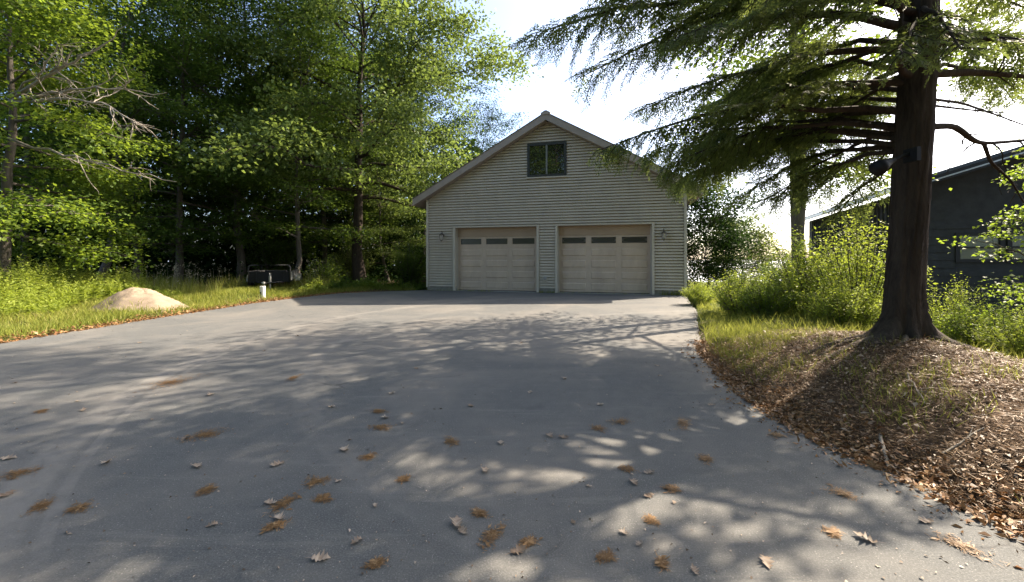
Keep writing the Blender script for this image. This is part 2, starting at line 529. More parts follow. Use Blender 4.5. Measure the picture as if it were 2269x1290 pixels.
# ------------------------------------------------------------------ setting: ground, drive, lake
GL = np.array([-3.84, 18.43])            # garage front left corner
GD = np.array([0.9695, -0.2452])         # along the front wall
GW = 10.94
GTH = math.atan2(GD[1], GD[0])
GR = GL + GD * GW
RY = np.array([-14, -10, 0, 2, 2.4, 3.04, 3.5, 4.13, 4.94, 6.15, 8.1, 11, 14, 15.7, 16.5])
RX = np.array([3.4, 2.9, 2.66, 2.62, 2.57, 2.42, 2.36, 2.41, 2.56, 2.9, 3.7, 5.0, 6.1, 6.75, 7.0])
LY = np.array([-14, 6.8, 9.2, 13, 14.5, 15.75, 16.8, 17.6, 18.4])
LX = np.array([-8.6, -8.58, -8.53, -8.3, -7.97, -7.6, -7.2, -6.0, -4.3])
def xR(y): return np.interp(y, RY, RX)
def xL(y): return np.interp(y, LY, LX)
def wall_y(x): return GL[1] + (x - GL[0]) * GD[1] / GD[0]

rg = np.random.default_rng(3)
_ph = rg.uniform(0, 6.28, (24,)); _fr = rg.uniform(0.25, 1.9, (24, 2)) * rg.choice([-1, 1], (24, 2))
def lumps(x, y):
    s = 0
    for (a, b), p in zip(_fr, _ph):
        s = s + np.sin(a * x + b * y + p) / (0.6 + abs(a) + abs(b))
    return s * 0.05

def terrain(x, y):
    x = np.asarray(x, float); y = np.asarray(y, float)
    dR = x - xR(y)
    dL = xL(y) - x
    wy = wall_y(x)
    near = (y < wy)
    inside = (dR < 0) & (dL < 0) & near
    z = np.zeros_like(x)
    bank = 0.14 * smooth(0, 1.0, dR) * smooth(12, 6, y)
    hump = 0.40 * np.exp(-((x - 4.5) ** 2 / (2 * 0.72 ** 2) + (y - 4.9) ** 2 / (2 * 1.0 ** 2))) * smooth(0, 1.2, dR)
    fall = -0.75 * smooth(5.3, 9.5, x) * smooth(20, 6, y)
    zr = np.where(dR > 0, bank + hump + fall, 0)
    zl = np.where((dL > 0) & near, 0.05 * smooth(0, 1.5, dL), 0)
    z = zr + zl
    ed = np.minimum(np.maximum(dR, 0) + np.maximum(dL, 0) + np.where(near, 0, 1), 1.0)
    z = z + lumps(x, y) * smooth(0.1, 1.0, ed)
    z = z - 0.03 + 0.05 * smooth(0.0, 0.35, ed)
    far = smooth(24, 80, y) * smooth(-6, 14, x)
    z = z - 14.0 * far
    z = z - 25.0 * smooth(80, 160, y)
    z = np.where(inside, -0.12, z)
    # under the garage
    q = np.stack([x - GL[0], y - GL[1]], -1)
    s_ = q @ GD
    d_ = q @ np.array([-GD[1], GD[0]])
    g = (s_ > 0.05) & (s_ < GW - 0.05) & (d_ > -0.1) & (d_ < 11.9)
    z = np.where(g, -0.12, z)
    return z
def tz(x, y): return float(terrain(np.array([x]), np.array([y]))[0])

gx = np.unique(np.round(np.concatenate([-np.geomspace(16, 6000, 40), np.arange(-16, -7.5, 0.3), np.arange(-7.5, 2.0, 0.8), np.arange(2.0, 9.0, 0.14), np.arange(9.0, 18, 0.5), np.geomspace(18, 6000, 40)]), 3))
gy = np.unique(np.round(np.concatenate([-np.geomspace(8, 400, 16), np.arange(-8, 1.0, 0.8), np.arange(1.0, 9.0, 0.14), np.arange(9, 22, 0.3), np.geomspace(22, 9000, 60)]), 3))
XX, YY = np.meshgrid(gx, gy, indexing='ij')
ZZ = terrain(XX, YY)
nx, ny = XX.shape
i, j = np.meshgrid(np.arange(nx - 1), np.arange(ny - 1), indexing='ij')
F = np.stack([i * ny + j, (i + 1) * ny + j, (i + 1) * ny + j + 1, i * ny + j + 1], -1).reshape(-1, 4)
g = link('ground', np_mesh('ground', np.stack([XX, YY, ZZ], -1).reshape(-1, 3), F, smooth_shade=True), M['ground'])
tag(g, kind='structure')

def drive_outline():
    rr = np.random.default_rng(8)
    pts = []
    for y in np.arange(-13, 18.3, 0.16):
        pts.append((xL(y) + rr.normal(0, 0.018), y))
    pts.append((GL[0] - 0.3, GL[1] + 0.03))
    pts.append((GL[0] + 0.05, wall_y(GL[0] + 0.05) + 0.1))
    pts.append((GR[0] - 0.05, wall_y(GR[0] - 0.05) + 0.1))
    for y in np.arange(15.7, -13, -0.16):
        pts.append((xR(y) + rr.normal(0, 0.018), y))
    return pts
pts = drive_outline()
n = len(pts)
V = [(x, y, 0.0) for x, y in pts] + [(x, y, -0.10) for x, y in pts]
Fd = [tuple(range(n))[::-1]] + [(k, (k + 1) % n, (k + 1) % n + n, k + n) for k in range(n)]
me = py_mesh('driveway', V, Fd)
if me.polygons[0].normal.z < 0:
    me.flip_normals()
drv = link('driveway', me, M['asphalt'])
tag(drv, kind='structure')

lk = link('lake', py_mesh('lake', [(-9000, 70, -9), (9000, 70, -9), (9000, 9000, -9), (-9000, 9000, -9)], [(0, 1, 2, 3)]), M['water'])
tag(lk, kind='structure')

# ------------------------------------------------------------------ garage
def gw(px, py, off=0.0):
    "photo pixel -> (s, z) on the garage front plane moved off metres towards the drive"
    o = GL - off * np.array([-GD[1], GD[0]])
    u = (px - CX) / FPX
    s = (u * o[1] - o[0]) / (GD[0] - u * GD[1])
    Y = o[1] + s * GD[1]
    return s, EYE + (HY - py) / FPX * Y

gar = thing('garage', 'large grey-sided gable garage with two tan doors and loft window', 'garage', (GL[0], GL[1], 0), GTH)
OV = 0.42                                  # front overhang of the roof
ap_s, ap_z = gw(1210, 249, OV)
le_s, le_z = gw(921, 437, OV)
ap_s = GW / 2 + 0.02
slope = (ap_z - le_z) / (ap_s - le_s)
EO = 0.50                                  # eave overhang sideways
TH = 0.30                                  # fascia depth
def roof_z(s):                             # top of roof above wall position s
    return ap_z - abs(s - ap_s) * slope
def soff_z(s): return roof_z(s) - TH
d_z = 2.80
D1 = (gw(1010, 575)[0], gw(1190, 575)[0])
D2 = (gw(1236, 575)[0], gw(1444, 575)[0])
W0, W1 = gw(1172, 350)[0], gw(1253, 350)[0]
WZ0, WZ1 = gw(1212, 390)[1], gw(1212, 320)[1]
FND = 0.20
GDEP = 11.5

# front wall shell behind the siding
fw = B()
T = 0.14
fw.box(0, D1[0], 0.0, T, FND, d_z)
fw.box(D1[1], D2[0], 0.0, T, FND, d_z)
fw.box(D2[1], GW, 0.0, T, FND, d_z)
ez = soff_z(0.0) + 0.02
def gable_poly(z0, z1):
    "wall outline slice between heights"
    l0 = max(0.0, ap_s - (ap_z - TH - z0) / slope); r0 = min(GW, ap_s + (ap_z - TH - z0) / slope)
    l1 = max(0.0, ap_s - (ap_z - TH - z1) / slope); r1 = min(GW, ap_s + (ap_z - TH - z1) / slope)
    return l0, r0, l1, r1
fw.box(0, GW, 0.0, T, d_z, ez)
l0, r0, l1, r1 = gable_poly(ez, WZ0)
fw.prism([(l0, ez), (r0, ez), (r1, WZ0), (l1, WZ0)], 0.0, T)
l0, r0, l1, r1 = gable_poly(WZ0, WZ1)
fw.prism([(l0, WZ0), (W0, WZ0), (W0, WZ1), (l1, WZ1)], 0.0, T)
fw.prism([(W1, WZ0), (r0, WZ0), (r1, WZ1), (W1, WZ1)], 0.0, T)
fw.prism([(l1, WZ1), (r1, WZ1), (ap_s, ap_z - TH)], 0.0, T)
front = fw.build('front_wall', M['siding'], gar)

# lap siding, one board per course and span
CH = 0.118
rs = random.Random(5)
TRIM = 0.10
def board(s0a, s1a, s0b, s1b, z0):
    "s..a bottom ends, s..b top ends"
    z1 = z0 + CH * 0.60
    zm = z0 + CH * 0.54
    ma = 0.54
    s0m = s0a + (s0b - s0a) * ma; s1m = s1a + (s1b - s1a) * ma
    j = rs.uniform(-0.0015, 0.0015)
    yb, ym, yt = -0.090 + j, -0.074 + j, -0.003
    z0 -= 0.006
    V = [(s0a, yb, z0), (s1a, yb, z0), (s1m, ym, zm), (s0m, ym, zm), (s1b, yt, z1), (s0b, yt, z1), (s0a, -0.001, z0), (s1a, -0.001, z0), (s1b, -0.001, z1), (s0b, -0.001, z1)]
    F = [(0, 1, 2, 3), (3, 2, 4, 5), (6, 7, 1, 0), (5, 4, 8, 9), (0, 3, 5, 9, 6), (1, 7, 8, 4, 2)]
    link('siding_board', py_mesh('siding_board', V, F), M['siding'], front)
z = FND
while z + CH < ap_z - TH - 0.05:
    l0, r0, l1, r1 = gable_poly(z, z + CH)
    l0 = max(l0, TRIM); l1 = max(l1, TRIM); r0 = min(r0, GW - TRIM); r1 = min(r1, GW - TRIM)
    if z + CH * 0.5 < d_z + 0.06:
        spans = [(TRIM, D1[0] - TRIM), (D1[1] + TRIM, D2[0] - TRIM), (D2[1] + TRIM, GW - TRIM)]
        for a, b in spans:
            board(a, b, a, b, z)
    elif z + CH > WZ0 - 0.05 and z < WZ1 + 0.05:
        board(l0, W0 - 0.055, l1, W0 - 0.055, z)
        board(W1 + 0.055, r0, W1 + 0.055, r1, z)
    else:
        sm = l0 + (r0 - l0) * rs.uniform(0.25, 0.75)
        if r0 - l0 > 3.0:
            board(l0, sm - 0.002, l1, sm - 0.002, z)
            board(sm + 0.002, r0, sm + 0.002, r1, z)
        else:
            board(l0, r0, l1, r1, z)
    z += CH

# corner posts, door casings
for a, b in ((0.0, TRIM - 0.003), (GW - TRIM + 0.003, GW)):
    B().box(a, b, -0.120, -0.001, FND - 0.04, soff_z(a if a > 1 else 0) + (0.0)).build('corner_trim', M['trim'], gar)
for (a, b) in (D1, D2):
    B().box(a - TRIM + 0.004, a, -0.120, -0.001, 0.015, d_z).build('door_casing', M['trim'], gar)
    B().box(b, b + TRIM - 0.004, -0.120, -0.001, 0.015, d_z).build('door_casing', M['trim'], gar)
    B().box(a - TRIM + 0.004, b + TRIM - 0.004, -0.122, -0.001, d_z + 0.001, d_z + 0.06).build('door_casing', M['trim'], gar)
    B().box(a - 0.02, a + 0.035, T + 0.001, 0.20, 0.0, d_z).build('door_jamb', M['trim'], gar)
    B().box(b - 0.035, b + 0.02, T + 0.001, 0.20, 0.0, d_z).build('door_jamb', M['trim'], gar)
for a, b in ((0.0, D1[0] - 0.001), (D1[1] + 0.001, D2[0] - 0.001), (D2[1] + 0.001, GW)):
    B().box(a + 0.004, b - 0.004, 0.004, T, -0.1, FND - 0.001).build('foundation', M['concrete'], gar)
B().box(D1[0], D1[1], 0.003, 0.6, -0.1, 0.018).build('threshold', M['concrete'], gar)
B().box(D2[0], D2[1], 0.003, 0.6, -0.1, 0.018).build('threshold', M['concrete'], gar)

# sectional doors
def garage_door(a, b, fancy, label):
    yb = 0.21
    hdr = 0.40
    sh = (d_z - hdr - 0.03) / 5
    dd = B().box(a - 0.01, b + 0.01, yb + 0.045, yb + 0.07, 0.02, d_z).build('garage_door', M['door'], gar)
    tag(dd, label)
    B().box(a - 0.005, b + 0.005, yb - 0.03, yb + 0.04, d_z - hdr, d_z + 0.02).build('header_board', M['doorheader'], dd)
    B().box(a + 0.03, b - 0.03, yb - 0.012, yb + 0.03, 0.018, 0.045).build('bottom_seal', M['rubber'], dd)
    w = (b - a) / 3
    for k in range(5):
        z0 = 0.03 + k * sh
        z1 = z0 + sh - 0.006
        if k < 4:
            B().box(a, b, yb, yb + 0.045, z0, z1).build('section', M['door'], dd)
        else:
            s = B()
            za, zb = z0 + sh * 0.30, z0 + sh * 0.83
            s.box(a, b, yb, yb + 0.04, z0, za).box(a, b, yb, yb + 0.04, zb, z1)
            xs = [a]
            for q in range(3):
                c = a + w * (q + 0.5)
                xs += [c - w * 0.405, c + w * 0.405]
            xs.append(b)
            for q in range(0, 8, 2):
                s.box(xs[q], xs[q + 1], yb, yb + 0.04, za, zb)
            s.build('section', M['door'], dd)
        for q in range(3):
            c = a + w * (q + 0.5)
            x0, x1 = c - w * 0.41, c + w * 0.41
            if k < 4:
                B().bevbox(x0, x1, yb - 0.020, yb - 0.0005, z0 + sh * 0.20, z0 + sh * 0.80, 0.022).build('raised_panel', M['door'], dd)
            else:
                B().box(x0 + 0.008, x1 - 0.008, yb + 0.022, yb + 0.03, za + 0.003, zb - 0.003).build('window_pane', M['doorglass'], dd)
                f = B()
                t = 0.020
                f.box(x0 - t, x1 + t, yb - 0.014, yb - 0.001, za - t, za).box(x0 - t, x1 + t, yb - 0.014, yb - 0.001, zb, zb + t)
                f.box(x0 - t, x0, yb - 0.014, yb - 0.001, za, zb).box(x1, x1 + t, yb - 0.014, yb - 0.001, za, zb)
                f.build('window_frame', M['door'], dd)
                if fancy:
                    ins = B()
                    cz = (za + zb) / 2; hh = (zb - za) / 2
                    for sg in (1, -1):
                        P = [(x0 + (x1 - x0) * t_, yb + 0.012, cz + sg * hh * (0.22 + 0.66 * math.sin(math.pi * t_) ** 0.7)) for t_ in np.linspace(0.0, 1.0, 14)]
                        ins.tube(P, [0.011] * 14, 5)
                    for ex, sg in ((x0, 1), (x1, -1)):
                        ins.add([(ex, yb + 0.008, cz - hh * 0.4), (ex + sg * 0.09, yb + 0.008, cz), (ex, yb + 0.008, cz + hh * 0.4), (ex, yb + 0.016, cz - hh * 0.4), (ex + sg * 0.09, yb + 0.016, cz), (ex, yb + 0.016, cz + hh * 0.4)],
                                [(0, 1, 2), (5, 4, 3), (0, 3, 4, 1), (1, 4, 5, 2), (2, 5, 3, 0)])
                    ins.build('window_insert', M['insert'], dd)
    B().tube([(a + w * 1.5 - 0.06, yb - 0.05, 0.62), (a + w * 1.5 + 0.06, yb - 0.05, 0.62)], [0.011, 0.011], 6).box(a + w * 1.5 - 0.06, a + w * 1.5 - 0.045, yb - 0.05, yb, 0.612, 0.628).box(a + w * 1.5 + 0.045, a + w * 1.5 + 0.06, yb - 0.05, yb, 0.612, 0.628).build('lift_handle', M['door'], dd)
garage_door(D1[0] + 0.036, D1[1] - 0.036, False, 'tan panelled door with plain narrow windows')
garage_door(D2[0] + 0.036, D2[1] - 0.036, True, 'tan panelled door with arched inserts in its windows')

# loft window
wf = B()
t = 0.055
wf.box(W0 - 0.05, W1 + 0.05, -0.124, 0.05, WZ0 - 0.05, WZ0 + t).box(W0 - 0.05, W1 + 0.05, -0.124, 0.05, WZ1 - t, WZ1 + 0.05)
wf.box(W0 - 0.05, W0 + t, -0.124, 0.05, WZ0 + t, WZ1 - t).box(W1 - t, W1 + 0.05, -0.124, 0.05, WZ0 + t, WZ1 - t)
win = wf.build('loft_window', M['winframe'], gar)
wm = (W0 + W1) / 2
B().box(wm - 0.035, wm + 0.035, -0.112, 0.045, WZ0 + t, WZ1 - t).build('mullion', M['mullion'], win)
B().box(W0 + t, wm - 0.035, -0.078, -0.066, WZ0 + t, WZ1 - t).build('pane', M['glass'], win)
B().box(wm + 0.035, W1 - t, -0.078, -0.066, WZ0 + t, WZ1 - t).build('pane', M['glass'], win)
B().box(W0 - 0.09, W1 + 0.09, -0.140, -0.002, WZ0 - 0.10, WZ0 - 0.051).build('sill', M['trim'], win)

# side and back walls
sz = soff_z(0) + 0.05
for x0, x1 in ((0.002, 0.14), (GW - 0.14, GW - 0.002)):
    B().box(x0, x1, T + 0.001, GDEP, -0.1, sz).build('side_wall', M['siding'], gar)
l = ap_s - (ap_z - TH - sz) / slope
B().prism([(0.002, -0.1), (GW - 0.002, -0.1), (GW - 0.002, sz), (ap_s, ap_z - TH), (0.002, sz)], GDEP + 0.001, GDEP + 0.14).build('back_wall', M['siding'], gar)
B().box(0.15, GW - 0.15, T + 0.5, GDEP - 0.01, -0.1, 0.01).build('floor_slab', M['concrete'], gar)

# roof: two shingle slopes, fascia, soffit, eave boards, ridge cap
rf_l, rf_r = -EO, GW + EO
def slope_slab(s0, s1, y0, y1, lift, th, name, mat, parent=gar):
    P = [(s0, roof_z(s0) + lift), (s1, roof_z(s1) + lift), (s1, roof_z(s1) + lift - th), (s0, roof_z(s0) + lift - th)]
    if s1 < s0: P = P[::-1]
    return B().prism(P, y0, y1).build(name, mat, parent)
roof = slope_slab(rf_l - 0.03, ap_s, -OV - 0.03, GDEP + 0.4, 0.022, 0.02, 'roof', M['shingle'])
slope_slab(ap_s, rf_r + 0.03, -OV - 0.03, GDEP + 0.4, 0.022, 0.02, 'roof_slope', M['shingle'], roof)
slope_slab(rf_l, ap_s - 0.001, -OV, -OV + 0.03, -0.001, TH, 'fascia_board', M['fascia'], roof)
slope_slab(ap_s + 0.001, rf_r, -OV, -OV + 0.03, -0.001, TH, 'fascia_board', M['fascia'], roof)
slope_slab(rf_l, ap_s - 0.001, -OV + 0.031, GDEP + 0.35, -TH + 0.03, 0.02, 'soffit', M['fascia'], roof)
slope_slab(ap_s + 0.001, rf_r, -OV + 0.031, GDEP + 0.35, -TH + 0.03, 0.02, 'soffit', M['fascia'], roof)
for s0, s1 in ((rf_l - 0.025, rf_l - 0.001), (rf_r + 0.001, rf_r + 0.025)):
    B().box(s0, s1, -OV, GDEP + 0.35, roof_z(rf_l) - TH, roof_z(rf_l) - 0.02).build('eave_board', M['fascia'], roof)
B().prism([(ap_s - 0.20, ap_z - 0.20 * slope + 0.024), (ap_s + 0.20, ap_z - 0.20 * slope + 0.024), (ap_s + 0.19, ap_z - 0.10 * slope + 0.045), (ap_s + 0.04, ap_z + 0.075), (ap_s - 0.04, ap_z + 0.075), (ap_s - 0.19, ap_z - 0.10 * slope + 0.045)], -OV - 0.035, GDEP + 0.4).build('ridge_cap', M['fascia'], roof)

# small fittings on the wall
ub = B().box(-0.10, 0.10, -0.128, -0.02, -0.10, 0.10).build('utility_box', M['trim'], gar)
us, uz = gw(1209, 617)
ub.location = (us, 0, uz)
B().box(-0.065, 0.065, -0.166, -0.129, -0.03, 0.075).box(-0.02, 0.02, -0.19, -0.167, -0.06, 0.0).build('cover', M['greysteel'], ub)

def local_to_world(s, y, z):
    c, sn = math.cos(GTH), math.sin(GTH)
    return (GL[0] + s * c - y * sn, GL[1] + s * sn + y * c, z)

def lantern(px, py, label):
    s, z = gw(px, py)
    r = thing('wall_lantern', label, 'wall lantern', local_to_world(s, -0.104, z), GTH, 'lanterns beside the garage doors')
    B().lathe([(0.0, 0), (0.06, 0.0), (0.06, 0.02), (0.03, 0.035)], 12).build('backplate', M['bronze'], r)
    r.children[0].rotation_euler = (math.radians(90), 0, 0)
    P = [(0, -0.02, 0.02), (0, -0.08, 0.14), (0, -0.16, 0.18), (0, -0.20, 0.10), (0, -0.20, 0.06)]
    B().tube(P, [0.014] * 5, 6).tube([(0, -0.02, -0.03), (0, -0.10, -0.14), (0, -0.17, -0.16)], [0.010] * 3, 6).build('arm', M['bronze'], r)
    B().lathe([(0.012, 0.10), (0.035, 0.08), (0.115, 0.015), (0.12, 0.0), (0.10, -0.01)], 6, (0, -0.20, 0.0)).build('cap', M['bronze'], r)
    B().lathe([(0.092, -0.012), (0.085, -0.10), (0.058, -0.22), (0.04, -0.235)], 6, (0, -0.20, 0.0)).build('lamp_glass', M['lampglass'], r)
    fr = B()
    for k in range(6):
        a = math.pi * 2 * k / 6
        fr.tube([(0.094 * math.cos(a), -0.20 + 0.094 * math.sin(a), -0.012), (0.06 * math.cos(a), -0.20 + 0.06 * math.sin(a), -0.222)], [0.007, 0.007], 4)
    fr.lathe([(0.062, -0.225), (0.05, -0.24), (0.015, -0.27), (0.012, -0.30)], 8, (0, -0.20, 0))
    fr.build('cage', M['bronze'], r)
lantern(984, 522, 'bronze wall lantern beside the garage door with plain windows')
lantern(1469, 518, 'bronze wall lantern beside the garage door with arched inserts, under hemlock sprays')

fs, fz = gw(1208, 266)
fl = thing('floodlight', 'small twin security light under the garage roof peak', 'security light', local_to_world(fs, -0.104, fz - 0.05), GTH)
B().box(-0.07, 0.07, -0.05, 0.002, -0.06, 0.06).build('base_box', M['black'], fl)
for sx in (-1, 1):
    B().tube([(0, -0.04, 0), (sx * 0.10, -0.11, -0.03)], [0.014, 0.014], 6).tube([(sx * 0.08, -0.09, -0.02), (sx * 0.17, -0.22, -0.09)], [0.03, 0.065], 10).build('lamp_head', M['black'], fl)

# ------------------------------------------------------------------ vegetation builders
def curve(p0, d0, length, n, rng, up=0.0, wob=0.12):
    "wandering branch: n points from p0"
    P = [np.array(p0, float)]
    d = unit(np.array(d0, float))
    for k in range(n - 1):
        d = unit(d + rng.normal(0, wob, 3) + np.array([0, 0, up]))
        P.append(P[-1] + d * length / (n - 1))
    return np.array(P)

def leaf_cloud(Lv, C, rng, per, sig, flat, size, upness, dirs=None, vshift=0.0):
    "leaves scattered round each cluster centre; a cluster shares a shade and a tilt"
    C = np.asarray(C)
    m = len(C)
    k = per
    off = rng.normal(0, 1, (m, k, 3)) * np.array([sig, sig, sig * flat])
    P = (C[:, None, :] + off).reshape(-1, 3)
    # sprays droop outward a little
    r = np.linalg.norm(off[..., :2], axis=-1)
    P[:, 2] -= (r ** 2).reshape(-1) * 0.25
    tilt = rng.normal(0, 0.25, (m, 1, 3)) + np.array([0, 0, upness])
    N = unit((tilt + rng.normal(0, 0.30, (m, k, 3))).reshape(-1, 3))
    D = rng.normal(0, 1, (m, k, 3)) * np.array([1, 1, 0.35])
    D = D + off / sig * 0.6 + np.array([0, 0, -0.25])
    D = unit(D.reshape(-1, 3))
    L = size * rng.uniform(0.65, 1.25, m * k)
    W = L * rng.uniform(0.6, 0.9, m * k)
    base = np.clip(rng.normal(0.45 + vshift, 0.16, (m, 1)), 0, 1)
    A = np.clip(base + rng.normal(0, 0.08, (m, k)), 0, 1).reshape(-1)
    Lv.add(P, D, N, L, W, A)

def gen_tree(seed, H, r0, zc, R, nl, per, size, flat=0.30, upness=1.0, spread=0.45, prof='round', subs=8, lean=(0, 0), fork=False, up0=0.15, up1=0.9, sig=0.34, bend=0.05):
    "returns trunk mesh (with limbs) and crown mesh of single leaves"
    rng = np.random.default_rng(seed)
    tb = Tubes()
    lv = Leaves()
    nt_ = 12
    zt = np.linspace(0, H * 0.95, nt_)
    wob = np.cumsum(rng.normal(0, bend, (nt_, 2)), 0)
    wob[0] = 0
    TP = np.stack([wob[:, 0] + lean[0] * zt / H, wob[:, 1] + lean[1] * zt / H, zt], 1)
    TR = r0 * (1 - 0.93 * (zt / zt[-1]) ** 0.9)
    TR[0] *= 1.35
    TP[0, 2] = -0.25
    tb.add(TP, TR, 10)
    C = []
    for q in range(nl):
        t = (q + rng.uniform(0.1, 0.9)) / nl
        z = zc + (H * 0.93 - zc) * t
        p0 = np.array([np.interp(z, TP[:, 2], TP[:, 0]), np.interp(z, TP[:, 2], TP[:, 1]), z])
        az = q * 2.399 + rng.uniform(-0.5, 0.5)
        if prof == 'round':
            ext = R * math.sqrt(max(0.06, 1 - (2 * t * 0.93 - 0.72) ** 2 / 1.7)) * rng.uniform(0.75, 1.15)
        elif prof == 'cone':
            ext = R * (1.05 - t) * rng.uniform(0.75, 1.15) + 0.3
        else:
            ext = R * rng.uniform(0.7, 1.1) * (1 - 0.55 * t)
        el = up0 + (up1 - up0) * t
        d = np.array([math.cos(az) * math.cos(el), math.sin(az) * math.cos(el), math.sin(el)])
        P = curve(p0, d, ext / max(0.35, math.cos(el)) * 0.95, 7, rng, -0.02, spread * 0.22)
        rl = np.interp(z, TP[:, 2], TR) * 0.5
        tb.add(P, np.linspace(max(rl, 0.02), 0.012, 7), 6)
        ll = np.linalg.norm(P[-1] - P[0])
        for s in range(subs):
            u = 0.22 + 0.78 * (s + rng.uniform(0, 1)) / subs
            i0 = min(5, int(u * 6))
            f = u * 6 - i0
            b0 = P[i0] * (1 - f) + P[i0 + 1] * f
            bd = unit(P[i0 + 1] - P[i0])
            side = unit(np.cross(bd, [0, 0, 1.0])) * (1 if s % 2 else -1)
            sd = bd * 0.55 + side * rng.uniform(0.5, 1.0) + np.array([0, 0, rng.uniform(-0.15, 0.25)])
            sl = ll * 0.42 * (1.15 - 0.6 * u) * rng.uniform(0.6, 1.2) + 0.25
            Q = curve(b0, sd, sl, 5, rng, -0.03, 0.12)
            tb.add(Q, np.linspace(max(0.008, rl * 0.28), 0.005, 5), 4)
            C += [Q[2], Q[3], Q[4], (Q[1] + Q[2]) / 2] if sl > 0.9 else [Q[2], Q[4]]
        C.append(P[-1]); C.append(P[-2])
    # leader
    C += list(TP[-2:] + rng.normal(0, 0.25, (2, 3)))
    C = np.array(C) + rng.normal(0, 0.10, (len(C), 3))
    leaf_cloud(lv, C, rng, per, sig, flat, size, upness)
    return tb.mesh('tree_trunk'), lv.mesh('tree_crown')

def place_tree(name, meshes, loc, rotz, scale, label, group, leaf, bark='bark', cat='tree'):
    r = thing(name, label, cat, loc, rotz, group)
    r.scale = scale if isinstance(scale, tuple) else (scale,) * 3
    for nm, me, mt in (('trunk', meshes[0], M[bark]), ('crown', meshes[1], M[leaf])):
        o = bpy.data.objects.new(nm, me)
        COL.objects.link(o)
        if not me.materials:
            me.materials.append(mt)
        elif me.materials[0] != mt:
            o.material_slots[0].link = 'OBJECT'
            o.material_slots[0].material = mt
        o.parent = r
    return r

def gen_shrub(seed, H, R, nst, per, size, upness=0.4, droop=0.0, base=0.10, bare=0.15):
    rng = np.random.default_rng(seed)
    tb = Tubes(); lv = Leaves()
    for s in range(nst):
        a = rng.uniform(0, 6.283)
        rr = math.sqrt(rng.uniform(0, 1))
        h = H * (1 - 0.45 * rr ** 2) * rng.uniform(0.7, 1.1)
        b = np.array([math.cos(a) * rr * R * base * 3, math.sin(a) * rr * R * base * 3, -0.08])
        tip = np.array([math.cos(a) * rr * R, math.sin(a) * rr * R, h])
        t = np.linspace(0, 1, 6)[:, None]
        P = b + (tip - b) * t + np.array([math.cos(a), math.sin(a), 0]) * (np.sin(t * math.pi) * -0.08 * R) + rng.normal(0, 0.02, (6, 3)) * t
        P[:, 2] -= droop * (t[:, 0] ** 2) * rr * H
        tb.add(P, np.linspace(0.012, 0.003, 6) * (0.6 + H * 0.3), 4)
        k = per
        u = bare + (1 - bare) * rng.uniform(0, 1, k) ** 0.75
        i0 = np.minimum(4, (u * 5).astype(int)); f = (u * 5 - i0)[:, None]
        Q = P[i0] * (1 - f) + P[i0 + 1] * f + rng.normal(0, 0.055, (k, 3)) * (0.4 + H * 0.45)
        an = rng.uniform(0, 6.283, k)
        D = np.stack([np.cos(an), np.sin(an), rng.normal(0.15, 0.35, k)], 1)
        N = unit(np.array([0, 0, upness]) + rng.normal(0, 0.5, (k, 3)))
        L = size * rng.uniform(0.55, 1.25, k) * (1.15 - 0.45 * u)
        A = np.clip(rng.normal(0.35, 0.14) + 0.35 * u + rng.normal(0, 0.12, k), 0, 1)
        lv.add(Q, D, N, L, L * rng.uniform(0.35, 0.55, k), A)
    return tb.mesh('shrub_stems'), lv.mesh('shrub_leaves')

def place_shrub(name, meshes, loc, rotz, scale, label, leaf, cat='shrub', group=None, stem='bark'):
    r = thing(name, label, cat, loc, rotz, group)
    r.scale = (scale,) * 3 if not isinstance(scale, tuple) else scale
    for nm, me, mt in (('stems', meshes[0], M[stem]), ('foliage', meshes[1], M[leaf])):
        o = bpy.data.objects.new(nm, me)
        COL.objects.link(o)
        if not me.materials:
            me.materials.append(mt)
        elif me.materials[0] != mt:
            o.material_slots[0].link = 'OBJECT'
            o.material_slots[0].material = mt
        o.parent = r
    return r

